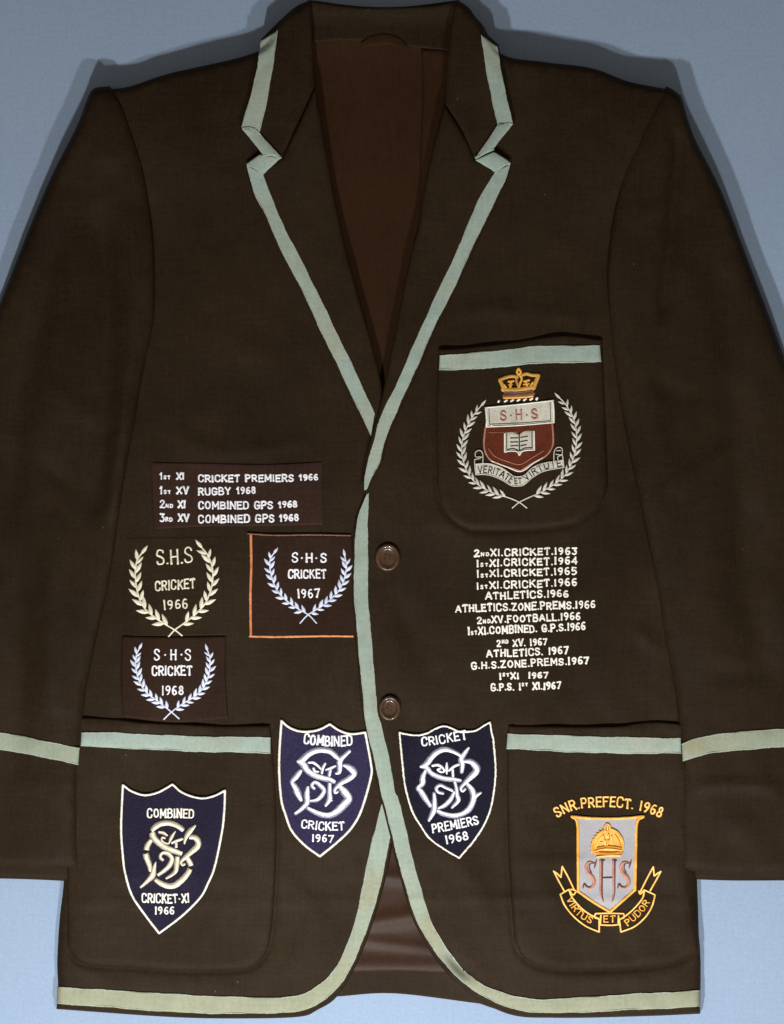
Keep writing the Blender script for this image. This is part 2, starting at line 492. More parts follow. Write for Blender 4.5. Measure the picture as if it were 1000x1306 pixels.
# ------------------------------------------------------------------ stitched alphabet (strokes; x, y up)
def arc(cx, cy, rx, ry, a0, a1, n=9):
    return [(cx + rx * math.cos(math.radians(a0 + (a1 - a0) * i / n)), cy + ry * math.sin(math.radians(a0 + (a1 - a0) * i / n))) for i in range(n + 1)]
G = {
 'A': (.72, [[(.02, 0), (.34, 1), (.38, 1), (.70, 0)], [(.14, .34), (.58, .34)]]),
 'B': (.62, [[(.06, 0), (.06, 1)], [(.06, 1), (.36, 1), (.52, .88), (.52, .66), (.36, .53), (.06, .53)], [(.36, .53), (.58, .42), (.58, .12), (.40, 0), (.06, 0)]]),
 'C': (.62, [[(.58, .74), (.56, .9), (.44, 1), (.22, 1), (.06, .82), (.06, .18), (.22, 0), (.44, 0), (.58, .12), (.58, .28)]]),
 'D': (.64, [[(.06, 0), (.06, 1)], [(.06, 1), (.36, 1), (.58, .8), (.58, .2), (.36, 0), (.06, 0)]]),
 'E': (.54, [[(.06, 0), (.06, 1)], [(.06, 1), (.52, 1)], [(.06, .53), (.44, .53)], [(.06, 0), (.54, 0)]]),
 'F': (.52, [[(.06, 0), (.06, 1)], [(.06, 1), (.52, 1)], [(.06, .53), (.42, .53)]]),
 'G': (.64, [[(.58, .78), (.54, .93), (.42, 1), (.22, 1), (.06, .82), (.06, .18), (.22, 0), (.44, 0), (.58, .12), (.58, .44)], [(.36, .44), (.62, .44)]]),
 'H': (.64, [[(.07, 0), (.07, 1)], [(.57, 0), (.57, 1)], [(.07, .52), (.57, .52)]]),
 'I': (.16, [[(.08, 0), (.08, 1)]]),
 'K': (.62, [[(.06, 0), (.06, 1)], [(.56, 1), (.08, .45)], [(.24, .6), (.60, 0)]]),
 'L': (.52, [[(.06, 1), (.06, 0)], [(.06, 0), (.50, 0)]]),
 'M': (.78, [[(.06, 0), (.08, 1)], [(.08, 1), (.39, .3)], [(.39, .3), (.70, 1)], [(.70, 1), (.72, 0)]]),
 'N': (.66, [[(.06, 0), (.06, 1)], [(.06, 1), (.60, 0)], [(.60, 0), (.60, 1)]]),
 'O': (.66, [arc(.33, .5, .27, .5, 90, 450, 14)]),
 'P': (.58, [[(.06, 0), (.06, 1)], [(.06, 1), (.38, 1), (.54, .87), (.54, .62), (.38, .48), (.06, .48)]]),
 'R': (.62, [[(.06, 0), (.06, 1)], [(.06, 1), (.38, 1), (.54, .87), (.54, .64), (.38, .5), (.06, .5)], [(.30, .5), (.60, 0)]]),
 'S': (.58, [[(.52, .80), (.48, .94), (.34, 1), (.18, .98), (.06, .84), (.08, .64), (.28, .52), (.48, .40), (.54, .20), (.42, .03), (.24, 0), (.10, .04), (.04, .22)]]),
 'T': (.60, [[(.30, 0), (.30, 1)], [(.02, .84), (.05, .98), (.30, 1), (.55, 1.02), (.57, .88)]]),
 'U': (.64, [[(.06, 1), (.06, .2), (.20, 0), (.42, 0), (.58, .2), (.58, 1)]]),
 'V': (.64, [[(.02, 1), (.32, 0)], [(.32, 0), (.62, 1)]]),
 'W': (.86, [[(.02, 1), (.24, 0)], [(.24, 0), (.43, .7)], [(.43, .7), (.62, 0)], [(.62, 0), (.84, 1)]]),
 'X': (.62, [[(.03, 0), (.59, 1)], [(.03, 1), (.59, 0)]]),
 'Y': (.62, [[(.03, 1), (.31, .48)], [(.59, 1), (.31, .48), (.31, 0)]]),
 'Z': (.58, [[(.05, 1), (.54, 1)], [(.54, 1), (.04, 0)], [(.04, 0), (.56, 0)]]),
 '0': (.56, [arc(.28, .5, .22, .5, 90, 450, 14)]),
 '1': (.20, [[(.10, 0), (.10, 1)], ]),
 '!': (.30, [[(.18, 0), (.18, 1)], [(.18, .98), (.02, .72)]]),
 '2': (.56, [[(.06, .76), (.12, .94), (.28, 1), (.46, .92), (.48, .70), (.30, .40), (.05, .02)], [(.05, .02), (.54, .02)]]),
 '3': (.54, [[(.06, 1), (.48, 1)], [(.48, 1), (.26, .60), (.44, .54), (.50, .30), (.40, .05), (.22, 0), (.05, .12)]]),
 '4': (.58, [[(.42, 0), (.42, 1)], [(.42, 1), (.04, .30)], [(.04, .30), (.56, .30)]]),
 '5': (.54, [[(.48, 1), (.10, 1)], [(.10, 1), (.08, .55), (.30, .62), (.48, .48), (.50, .24), (.38, .03), (.20, 0), (.05, .10)]]),
 '6': (.54, [[(.46, .93), (.30, .99), (.14, .80), (.07, .48), (.08, .20), (.20, .02), (.36, .02), (.48, .18), (.46, .42), (.30, .54), (.12, .44)]]),
 '7': (.54, [[(.03, .96), (.52, 1)], [(.52, 1), (.20, 0)]]),
 '8': (.54, [arc(.27, .76, .18, .24, -90, 270, 12), arc(.27, .26, .22, .26, 90, 450, 12)]),
 '9': (.54, [[(.42, .56), (.24, .48), (.08, .60), (.08, .84), (.22, .99), (.38, .98), (.47, .80), (.46, .50), (.38, .20), (.22, 0)]]),
 '.': (.14, [[(.06, .02), (.08, .05)]]),
 '-': (.26, [[(.11, .44), (.14, .48)]]),
 ' ': (.32, []),
}

def stitch_text(th, text, base, cap, sw, gap=0.20, mi=0, small=0.55, raise_small=0.0, serif=0.0, slant=0.0, jit=0.03, step=1.2, bulge=0.9, spurs=True):
    """letters of stitched strokes fitted along the base line (list of points, left to right)"""
    base = sm(base, 2) if len(base) > 2 else np.array(base, float)
    seg = np.concatenate([[0], np.cumsum(np.linalg.norm(np.diff(base, axis=0), axis=1))])
    inset = sw * 0.42                       # the given box holds the whole stroke width
    total = seg[-1] - 2 * inset
    cap = cap - sw * 0.8
    adv = []
    for ch in text:
        k = small if ch.islower() else 1.0
        w = G[ch.upper()][0] * k
        adv.append((ch, w, k))
    width = sum(a[1] for a in adv) + gap * (len(adv) - 1)
    sx = total / width
    x = 0.0
    def at(u):
        i = int(np.clip(np.searchsorted(seg, u) - 1, 0, len(seg) - 2))
        t = (u - seg[i]) / max(seg[i + 1] - seg[i], 1e-6)
        p = base[i] + (base[i + 1] - base[i]) * t
        d = (base[i + 1] - base[i]) / max(seg[i + 1] - seg[i], 1e-6)
        return p, d
    for ch, w, k in adv:
        rise = raise_small * cap if k < 1 else 0
        dy = rng.uniform(-jit, jit) * cap
        ds = 1 + rng.uniform(-jit, jit) * 1.5
        p0, d0 = at(inset + (x + w / 2) * sx)
        up = np.array([d0[1], -d0[0]])
        p0 = p0 + up * sw * 0.4
        tl = rng.uniform(-jit, jit) * 0.8
        swk = sw * (0.72 if k < 1 else 1) * rng.uniform(0.93, 1.08)
        for st in G[ch.upper()][1]:
            pts = []
            for gx, gy in st:
                lx = (gx * k - w / 2) * sx + (slant + tl) * gy * cap
                ly = gy * cap * k * ds + rise + dy
                q = p0 + d0 * lx + up * ly
                q = q + np.array([rng.uniform(-1, 1), rng.uniform(-1, 1)]) * cap * 0.022
                pts.append((q[0], q[1], swk * rng.uniform(0.82, 1.16)))
            if ch in '.-':
                pts = [(p[0], p[1], sw * 1.15) for p in pts]
            elif spurs and len(pts) == 2 and k == 1:
                (x0, y0, w0), (x1, y1, w1) = pts          # flared stroke ends, as satin stitch leaves them
                pts = [(x0, y0, w0 * 1.25), (x0 + (x1 - x0) * .18, y0 + (y1 - y0) * .18, w0 * .95),
                       (x0 + (x1 - x0) * .82, y0 + (y1 - y0) * .82, w1 * .95), (x1, y1, w1 * 1.25)]
            th.stroke(pts, mi=mi, step=step, bulge=bulge, smooth=len(pts) > 4, jag=0.09)
        x += w + gap

def zoomed(ox, oy, k):
    return lambda pts: [(ox + p[0] / k, oy + p[1] / k) + ((p[2] / k,) if len(p) == 3 else ()) for p in pts]

# ------------------------------------------------------------------ the lie of the cloth
SIL = outline([(396, 0), (356, 28), (330, 65), (215, 94), (162, 111), (119.5, 114)],
              [(119.5, 114), (135, 200), (148, 350), (130, 560), (110, 760), (92, 930), (85, 1050), (81.5, 1123), (76, 1173), (73, 1226), (74, 1258), (72, 1287)],
              [(72, 1287), (215, 1297), (300, 1299), (380, 1297), (405, 1288), (429, 1271)],
              [(429, 1271), (503, 1267), (612, 1280)],
              [(612, 1280), (632, 1287), (660, 1296), (700, 1298), (820, 1296), (893, 1293)],
              [(893, 1293), (893, 1211), (883, 1123), (880, 1000), (872, 900), (855, 750), (835, 600), (815, 450), (822, 300), (850, 180), (867, 122)],
              [(867, 122), (856, 115), (802, 104), (755, 87), (694, 79), (640, 69), (614, 30), (584, 0)],
              [(584, 0), (520, 8), (460, 8), (396, 0)], step=6)
SH_L = np.array([(119, 150), (215, 110), (330, 80), (390, 30)], float)
SH_R = np.array([(867, 150), (760, 105), (640, 85), (590, 30)], float)
WV = [(nrng.uniform(0, 6.28), nrng.uniform(55, 230), nrng.uniform(0, 6.28)) for _ in range(14)]
CREASES = []   # (polyline, width, amplitude)
def crease(pts, w, a):   # soft pulls and fold marks in the cloth
    CREASES.append((sm(pts, 8), w, a))
crease([(372, 620), (360, 760), (350, 900)], 26, 0.8)
crease([(205, 150), (222, 330), (206, 520)], 22, -0.9)
crease([(765, 170), (752, 330), (768, 420)], 22, -0.9)
crease([(560, 640), (600, 690), (700, 700)], 20, 0.7)
crease([(495, 735), (520, 800), (540, 880)], 14, -1.2)
crease([(540, 520), (546, 640), (542, 760)], 5, -0.5)
crease([(500, 690), (560, 665), (640, 690)], 14, 0.8)
crease([(645, 1100), (760, 1098), (880, 1105)], 7, 0.6)
crease([(120, 1110), (190, 1118), (330, 1122)], 9, 0.5)
crease([(300, 640), (310, 780), (304, 900)], 12, 0.6)
crease([(130, 990), (150, 1100), (170, 1200)], 16, -0.8)
crease([(850, 980), (842, 1080), (846, 1190)], 16, -0.9)
crease([(556, 1214), (580, 1246), (606, 1268)], 8, 3.0)
crease([(566, 1208), (590, 1236), (612, 1254)], 6, -1.6)
crease([(700, 1255), (780, 1250), (880, 1248)], 8, 0.5)
crease([(470, 742), (486, 738), (498, 728)], 6, -1.4)
crease([(800, 790), (826, 815), (850, 838)], 9, 1.3)
crease([(640, 250), (690, 300), (760, 330)], 16, 0.8)
crease([(230, 420), (300, 440), (390, 470)], 18, 0.9)
crease([(215, 560), (300, 575), (420, 560)], 10, 0.7)
crease([(560, 400), (640, 395), (760, 405)], 9, 0.8)
crease([(500, 1148), (640, 1146), (890, 1150)], 5, 0.55)
crease([(80, 1150), (250, 1152), (470, 1148)], 5, 0.45)
crease([(690, 890), (700, 800), (770, 720)], 14, 0.8)
crease([(520, 1060), (600, 1120), (630, 1230)], 14, 0.7)
crease([(380, 1110), (400, 1180), (370, 1250)], 14, 0.7)
crease([(250, 200), (290, 300), (330, 400)], 18, -0.7)
crease([(110, 1255), (200, 1258), (330, 1262)], 8, 0.5)

WV2 = [(nrng.uniform(0, 6.28), nrng.uniform(22, 60), nrng.uniform(0, 6.28)) for _ in range(16)]
EDGE_L = np.vstack([sm([(345, 930), (350, 980), (353, 1055), (351, 1130), (346, 1190), (338, 1218), (318, 1235), (285, 1239)]), sm([(285, 1239), (240, 1239.5), (168, 1235), (115, 1232), (98, 1225), (88, 1212)])])
EDGE_R = np.vstack([sm([(646.5, 935), (646, 994), (649, 1108), (656, 1200), (668, 1222), (690, 1234), (720, 1238)]), sm([(720, 1238), (780, 1237), (848, 1231), (889, 1217)])])
EDGE_B = np.vstack([sm([(559, 450), (556, 530), (557, 615), (564, 645), (578, 664), (600, 676.5)]), sm([(600, 676.5), (649, 677), (700, 674), (735, 667), (764, 646), (774, 625), (775, 602)]), sm([(775, 602), (771, 500), (768, 440)])])
def ring_points(edge):
    t = np.gradient(edge, axis=0)
    t /= np.maximum(np.linalg.norm(t, axis=1), 1e-6)[:, None]
    nm = np.stack([-t[:, 1], t[:, 0]], 1)
    return np.vstack([edge + nm * k for k in (-7.5, -5, -2.5, 0, 2.5, 5, 7.5)])
def wave(P):
    r = np.zeros(len(P))
    for a, l, ph in WV:
        r += np.sin((P[:, 0] * math.cos(a) + P[:, 1] * math.sin(a) * 0.6) * 6.283 / l + ph) * (l / 160) ** 1.1
    q = np.zeros(len(P))
    for a, l, ph in WV2:
        q += np.sin((P[:, 0] * math.cos(a) + P[:, 1] * math.sin(a)) * 6.283 / l + ph + 0.8 * np.sin(P[:, 1] / 37 + ph)) * (l / 45)
    return r * 0.70 + q * 0.085
def lie(P):
    sh = np.maximum(np.exp(-(dist(P, SH_L, False) / 120)**2), np.exp(-(dist(P, SH_R, False) / 120)**2))
    b = 11 + 15 * sh + wave(P) + 2.5 * np.exp(-((P[:, 0] - 480) / 150)**2 - ((P[:, 1] - 640) / 260)**2)
    for pl, w, a in CREASES:
        lo, hi = pl.min(0) - 3 * w, pl.max(0) + 3 * w
        k = np.where(((P > lo) & (P < hi)).all(1))[0]
        if len(k):
            b[k] += 2.6 * a * np.exp(-(dist(P[k], pl, False) / w)**2) * taper(P[k], pl, w)
    for e in (EDGE_L, EDGE_R, EDGE_B):
        lo, hi = e.min(0) - 14, e.max(0) + 14
        k = np.where(((P > lo) & (P < hi)).all(1))[0]
        d = dist(P[k], e, False)
        b[k] += -1.5 * np.exp(-(d / 3.2)**2) + 0.5 * np.exp(-((d - 9) / 5)**2)
    return b
GS, GX0, GY0 = 2.5, -60.0, -60.0
GNX, GNY = 449, 576
_gx, _gy = np.meshgrid(GX0 + GS * np.arange(GNX), GY0 + GS * np.arange(GNY))
_P = np.stack([_gx.ravel(), _gy.ravel()], 1)
_B = lie(_P).reshape(GNY, GNX)
_D = (dist(_P, SIL) * np.where(inside(_P, SIL), 1, -1)).reshape(GNY, GNX)
def look(A, P):
    u = np.clip((P[:, 0] - GX0) / GS, 0, GNX - 1.001)
    v = np.clip((P[:, 1] - GY0) / GS, 0, GNY - 1.001)
    i, j = u.astype(int), v.astype(int)
    a, b = u - i, v - j
    return (A[j, i] * (1 - a) + A[j, i + 1] * a) * (1 - b) + (A[j + 1, i] * (1 - a) + A[j + 1, i + 1] * a) * b
def Ht(P):
    d = np.maximum(look(_D, P), 0)
    return look(_B, P) * (0.42 + 0.58 * f((d + 0.4) / 6)), d
def layer(off):
    def fn(P):
        h, d = Ht(P)
        return h + off * f((d + 1) / 6)
    return fn
R_OFF, L_OFF = 4.0, 8.0
TR, TL = layer(R_OFF), layer(L_OFF)          # top of the two fronts
PR, PL = layer(R_OFF + 3.6), layer(L_OFF + 3.6)   # top of pockets on them

# ------------------------------------------------------------------ board behind the blazer
def board():
    n = 60
    xs = np.linspace(-1200, 2200, n)
    ys = np.linspace(-1200, 2500, n)
    V = [((x - CX) * S, (CY - y) * S, 0.0) for y in ys for x in xs]
    F = [(j * n + i, (j + 1) * n + i, (j + 1) * n + i + 1, j * n + i + 1) for j in range(n - 1) for i in range(n - 1)]
    o = link('tabletop_cloth', V, F, M['board'])
    o['kind'] = 'structure'
    o['label'] = 'plain grey blue cloth the blazer is laid out on'
board()

blazer = bpy.data.objects.new('blazer', None)
scene.collection.objects.link(blazer)
blazer.location = (0, 0, 0)
blazer.empty_display_size = 0.1
blazer['label'] = 'dark brown school blazer with mint ribbon edging and embroidered sports badges on grey blue cloth'
blazer['category'] = 'blazer'

def part(o, label=None):
    if label:
        o['label'] = label
    return o
def hub(name, label=None):
    e = bpy.data.objects.new(name, None)
    scene.collection.objects.link(e)
    e.parent = blazer
    e.empty_display_size = 0.02
    if label:
        e['label'] = label
    return e

# ------------------------------------------------------------------ back and lining
NECK = outline([(399, 45), (409, 153), (430, 268), (453, 363), (484, 500)], [(484, 500), (495, 459), (521, 333), (536, 287), (545, 240), (570, 134), (576, 45)], step=8)
HEMV = outline([(495, 1060), (484, 1140), (450, 1235), (425, 1275)], [(425, 1275), (612, 1283)], [(612, 1283), (560, 1225), (520, 1150), (500, 1060)], step=8)
def Hback(P):
    h, d = Ht(P)
    dn = np.minimum(np.where(inside(P, NECK), 0, dist(P, NECK)), np.where(inside(P, HEMV), 0, dist(P, HEMV)))
    dip = 1 - np.clip(dn / 40, 0, 1)
    return np.maximum(np.minimum(h - 2, 3.2 + (1 - dip) * 12), 0.5)
back = shell('back_panel', SIL, Hback, M['wool'], blazer, grid=12, thick=0.3, roll=3, skirt=3)

def Hlin(P):
    b = 5.4 + 0.5 * np.sin(P[:, 0] / 11.0 + P[:, 1] / 160) * np.clip((P[:, 1] - 180) / 200, 0, 1)
    b = b + 1.4 * np.exp(-((P[:, 0] - 492 + (P[:, 1] - 300) * 0.02) / 5)**2) * np.clip((P[:, 1] - 200) / 150, 0, 1)
    b = b + 9.0 * np.exp(-((P[:, 1] - 20) / 45)**2)
    return b + 4.0
shell('lining', outline([(392, 40), (398, 153), (418, 268), (441, 363), (478, 520)], [(478, 520), (502, 459), (532, 333), (548, 287), (560, 200), (580, 60)], [(580, 60), (392, 40)]), Hlin, M['lining'], blazer, grid=5, thick=0.5, roll=2, skirt=3)
def Hfac(P):
    return Hlin(P) + 5.0 + 2.0 * np.exp(-((P[:, 0] - 560) / 20)**2)
shell('facing', outline([(537, 62), (539, 110), (536, 190), (534, 290), (527, 330)], [(527, 330), (560, 300), (585, 160), (585, 60)], [(585, 62), (537, 62)]), Hfac, M['lining'], blazer, grid=5, thick=5.5, roll=9, skirt=4)
def Hsat(P):
    x, y = P[:, 0], P[:, 1]
    b = 6.0 + 0 * x
    b += 2.6 * np.exp(-((y - 1118 - (x - 500) * 0.10) / 9)**2)
    b += 3.4 * np.exp(-((y - 1172 + (x - 500) * 0.16) / 11)**2)
    b += 1.8 * np.exp(-((y - 1204 - (x - 500) * 0.13) / 8)**2)
    b += 2.6 * np.exp(-((y - 1232) / 12)**2)
    return b
shell('hem_lining', outline([(490, 1060), (470, 1150), (440, 1241)], [(440, 1241), (505, 1239), (588, 1243)], [(588, 1243), (535, 1180), (505, 1060)]), Hsat, M['satin'], blazer, grid=4, thick=1.6, roll=3, skirt=3)

# neckband of the collar and its hanging loop
def Hband(P):
    return 15.5 + 9.0 * np.exp(-((P[:, 1] - 2) / 20)**2) + 4 * (np.abs(P[:, 0] - 488) / 95)**2
nb = shell('neckband', outline([(392, 0), (416, 4), (460, 9), (520, 9), (560, 6), (586, 0)], [(586, 0), (575, 66)], [(575, 66), (540, 62), (490, 56), (440, 52), (398, 55)], [(398, 55), (392, 0)]), Hband, M['wool'], blazer, grid=5, thick=3, roll=4, skirt=5)
band('hanging_loop', [(460, 54), (474, 46), (490, 43), (506, 47), (520, 58)], [(463, 61), (478, 57), (492, 56), (505, 59), (515, 65)], lambda P: Hband(P), 0.9, M['lining'], nb, wob=0.15, sewn=False)

# ------------------------------------------------------------------ fronts
LSIDE = [(119.5, 114), (135, 200), (148, 350), (130, 560), (110, 760), (92, 930), (85, 1050), (81.5, 1123), (76, 1173), (73, 1226), (74, 1258), (72, 1287)]
fr = shell('front_panel', outline(
    [(483, 482), (488, 560), (497, 620), (502, 800), (503, 950), (503, 1040), (499, 1085), (489, 1132), (472, 1188), (454, 1232), (430, 1271), (405, 1288), (380, 1297), (300, 1299), (215, 1297), (72, 1287)],
    LSIDE[::-1], [(119.5, 114), (162, 111), (215, 94), (330, 65), (356, 28), (397, 3)],
    [(397, 3), (399, 69), (409, 153), (430, 268), (453, 363), (483, 482)]), TR, M['wool'], blazer, extra=ring_points(EDGE_L))
band('ribbon', [(505, 1030), (500, 1060), (495, 1080), (485, 1132), (467, 1188), (450, 1230), (432, 1258), (410, 1278), (380, 1290), (300, 1293), (215, 1290.5), (72, 1280)],
     [(487, 1025), (480, 1052), (472, 1080), (462, 1132), (448.6, 1188), (430, 1230), (406, 1256), (380, 1269), (340, 1272), (300, 1271), (215, 1267), (73, 1258)],
     TR, 1.2, M['ribbon_front'], fr)

fl = shell('front_panel', outline(
    [(466, 628), (455, 655), (449.5, 686), (448.5, 730), (449.5, 774), (456, 848), (461, 903), (472, 960), (482.5, 1008), (503, 1090), (522, 1160), (536, 1192), (555, 1223), (576, 1248), (600, 1269), (630, 1286), (660, 1296), (700, 1298), (750, 1298), (820, 1296), (893, 1293)],
    [(893, 1293), (893, 1211), (883, 1123), (880, 1000), (872, 900), (855, 750), (835, 600), (815, 450), (822, 300), (850, 180), (867, 122)],
    [(867, 122), (856, 115), (802, 104), (755, 87), (694, 79), (640, 69), (614, 30), (586, 3)],
    [(586, 3), (573, 80), (567, 134), (553, 185), (542, 240), (535, 287), (523, 333), (497, 459), (480, 540), (466, 628)]), TL, M['wool'], blazer, extra=np.vstack([ring_points(EDGE_R), ring_points(EDGE_B)]))
OUT = [(468, 630), (458, 655), (453, 686), (451.5, 730), (452.5, 774), (459, 848), (464, 903), (467, 925), (475, 960), (485.6, 1008), (490, 1025), (506, 1090), (525.6, 1160), (540, 1190), (559, 1220), (580, 1243), (604, 1263), (632, 1279), (660, 1288), (696, 1292), (750, 1291), (810, 1288), (893, 1284)]
INN = [(470, 629), (469.5, 655), (469.5, 686), (469.5, 730), (470.5, 774), (477, 848), (481, 903), (486, 922), (495, 960), (504, 1008), (509, 1020), (525.6, 1090), (545, 1160), (557, 1187), (573, 1214), (590, 1235), (614, 1254), (636, 1264), (660, 1270.6), (696, 1274), (750, 1271), (810, 1267), (893, 1263)]
band('ribbon', OUT, INN, TL, 1.2, M['ribbon_front'], fl, seed=5)
# darts and seams (stitched ridges)
for hf, pn, pl in ((TR, fr, [(163, 790), (158, 850), (156, 905)]), (TL, fl, [(827, 730), (827, 820), (825, 915)])):
    t = Thread(hf, 0.05)
    t.stroke(pl, 1.1, bulge=0.35)
    t.build('seam', [M['wool']], pn)

# ------------------------------------------------------------------ lapels and collar
def puffed(base, edge, amp, w=70):
    e = sm(edge, 8)
    return lambda P: base(P) + amp * np.clip(dist(P, e, False) / w, 0, 1) ** 1.2
LAPR = puffed(layer(R_OFF + 4.0), [(312, 208), (336, 278), (378, 364), (433, 480), (470, 559)], 9)
ll = shell('lapel', outline([(359, 201), (345, 205), (312, 208)], [(312, 208), (321, 246), (336, 278), (347, 304), (363, 336), (378, 364), (407, 426), (433, 480), (470, 559)],
    [(470, 559), (484, 530)], [(484, 530), (485, 482), (453, 363), (430, 268), (409, 153), (402, 112)], [(402, 112), (380, 160), (359, 201)]), LAPR, M['wool'], blazer, thick=5, roll=8, skirt=9, rings=(0.8, 2, 4, 7))
band('ribbon', [(314, 210), (324, 246), (340, 276), (350, 302), (366, 334), (381, 362), (410, 424), (436, 478), (473, 556)],
     [(335, 221), (350, 260), (368, 300), (388, 338), (399, 360), (424, 412), (450, 466), (478, 527)], LAPR, 1.0, M['ribbon'], ll, seed=8)
band('ribbon', [(359.5, 201), (336, 222)], [(332, 197), (314, 209)], LAPR, 1.8, M['ribbon'], ll, seed=9, wob=0.2, dome=1.0, skirt=1.2)
def fold_tubes(hf, par, runs, up=1.9):
    t = Thread(hf, up)
    for r in runs:
        t.stroke(r, 3.4, bulge=0.7, jag=0)
    t.build('ribbon_fold', [M['ribbon']], par)
fold_tubes(LAPR, ll, [[(316, 210), (326, 214), (335, 222)]])
def firm(off):
    def fn(P):
        h, d = Ht(P)
        return np.maximum(h, 21.0) + off
    return fn
COLR = firm(R_OFF + 7.5)
cl = shell('collar', outline([(396, 0), (378, 8), (356, 27), (333, 50)], [(333, 50), (326, 88), (317, 128), (307, 162)], [(307, 162), (333, 190), (359, 202)], [(359, 202), (380, 160), (402, 112)], [(402, 112), (399, 69), (397, 11)], [(397, 11), (396, 0)]),
           COLR, M['wool'], blazer, thick=5, roll=7, skirt=9, rings=(0.8, 2, 4, 6))
band('ribbon', [(333, 52), (327, 88), (318, 128), (308, 160), (309, 164)], [(354, 38), (348, 88), (340, 132), (331, 168), (329, 172)], COLR, 2.2, M['ribbon'], cl, seed=11)
band('ribbon', [(309, 164), (336, 198)], [(325, 163), (359, 200)], COLR, 2.6, M['ribbon'], cl, seed=12, wob=0.2, dome=1.0, skirt=1.2)
fold_tubes(COLR, cl, [[(310, 164), (318, 163), (326, 166), (331, 171)], [(336, 198), (346, 197), (358, 201)]], 2.8)

LAPL = puffed(layer(L_OFF + 5.0), [(653, 207), (612, 304), (552, 430), (510, 524), (467, 629)], 7)
lr = shell('lapel', outline([(606, 203), (630, 204), (653, 207)], [(653, 207), (646, 232), (630, 267), (612, 304), (592, 348), (575, 384), (552, 430), (530, 482), (510, 524), (494, 564), (488, 590), (478, 609), (467, 629)],
    [(467, 629), (462, 615), (465, 590), (472, 560), (483, 522), (497, 459), (522, 333), (534, 287), (541, 240), (553, 185), (567, 134)], [(567, 134), (590, 170), (606, 203)]), LAPL, M['wool'], blazer, thick=5, roll=8, skirt=9, rings=(0.8, 2, 4, 7))
band('ribbon', [(651, 209), (644, 231), (628, 264), (610, 300), (590, 344), (573, 380), (550, 426), (528, 478), (508, 520), (492, 560), (485, 588), (475, 607), (467, 624)],
     [(632, 219), (612, 250), (596, 288), (576, 334), (554, 380), (536, 420), (508, 484), (486, 530), (477, 560), (470, 585), (466, 605), (465, 625)], LAPL, 1.0, M['ribbon'], lr, seed=14)
band('ribbon', [(606, 204), (632, 220)], [(630, 193), (651, 207)], LAPL, 1.8, M['ribbon'], lr, seed=15, wob=0.2, dome=1.0, skirt=1.2)
fold_tubes(LAPL, lr, [[(650, 208), (641, 211), (632, 220)]])
COLL = firm(L_OFF + 7.5)
cr = shell('collar', outline([(584, 0), (600, 12), (614, 36), (636, 57)], [(636, 57), (643, 100), (656, 157)], [(656, 157), (632, 188), (606, 204)], [(606, 204), (590, 170), (567, 134)], [(567, 134), (571, 73), (579, 8)], [(579, 8), (584, 0)]),
           COLL, M['wool'], blazer, thick=5, roll=7, skirt=9, rings=(0.8, 2, 4, 6))
band('ribbon', [(635, 60), (641, 100), (654, 155), (654, 159)], [(613, 44), (620, 88), (634, 160), (636, 164)], COLL, 2.2, M['ribbon'], cr, seed=17)
band('ribbon', [(654, 158), (630, 189)], [(636, 157), (606, 202)], COLL, 2.6, M['ribbon'], cr, seed=18, wob=0.2, dome=1.0, skirt=1.2)
fold_tubes(COLL, cr, [[(653, 158), (645, 158), (636, 163)], [(607, 201), (618, 195), (629, 190)]], 2.8)

# ------------------------------------------------------------------ sleeves
IN_L = sm([(140, 110), (155, 132), (168, 168), (183.5, 218), (194, 289), (197, 356), (196, 405), (188, 450), (180, 490), (172, 540), (162, 590), (152.5, 650), (139, 742), (120, 829), (109, 891), (103, 950), (99.5, 975), (98, 1043), (101, 1106)], 8)
OUT_L = sm([(140, 110), (119.5, 113), (111, 127), (98, 161), (67, 222), (37, 292), (0, 387), (-45, 500), (-80, 700), (-90, 900), (-90, 1106)], 8)
IN_R = sm([(850, 110), (826, 150), (798, 210), (783, 270), (775, 340), (775, 372), (780, 440), (792, 520), (805, 588), (820, 660), (836, 745), (850, 830), (860, 880), (867, 940), (870, 975), (868, 1050), (868, 1106)], 8)
OUT_R = sm([(850, 110), (858, 114), (867, 121), (870, 126), (885, 174), (921, 246), (957, 340), (1000, 455), (1040, 580), (1070, 760), (1080, 950), (1080, 1106)], 8)
SF = {'L': [([(128, 250), (138, 420), (132, 560), (120, 680)], 13, -2.6), ([(86, 250), (50, 420), (22, 560), (10, 700)], 18, -2.2), ([(70, 640), (64, 800), (60, 930)], 15, 1.6), ([(20, 700), (26, 860), (20, 1000)], 16, -1.6), ([(0, 1015), (50, 1005), (95, 1020)], 14, 0.8), ([(162, 250), (172, 380), (160, 520), (140, 680)], 10, 1.4), ([(60, 470), (95, 520), (150, 540)], 12, 0.9), ([(10, 560), (60, 600), (120, 640)], 12, -0.9), ([(40, 880), (70, 900), (98, 905)], 8, 0.7), ([(100, 160), (120, 190), (165, 210)], 10, 0.7)],
      'R': [([(867, 150), (857, 290), (849, 354), (845, 420)], 8, -3.0), ([(915, 300), (934, 480), (944, 620), (960, 790), (985, 900)], 20, -2.4), ([(815, 400), (830, 520), (850, 640)], 18, 1.4), ([(900, 620), (905, 760), (900, 880)], 20, 1.3), ([(880, 1005), (940, 1000), (1000, 1005)], 7, 1.2), ([(880, 1060), (940, 1054), (1000, 1062)], 18, 0.8), ([(885, 690), (930, 640), (1000, 610)], 20, 0.8), ([(810, 470), (860, 500), (930, 505)], 12, -0.9), ([(845, 640), (890, 600), (950, 560)], 11, 0.9), ([(880, 840), (930, 860), (1000, 850)], 12, -0.7), ([(800, 260), (830, 270), (880, 240)], 9, 0.6)]}
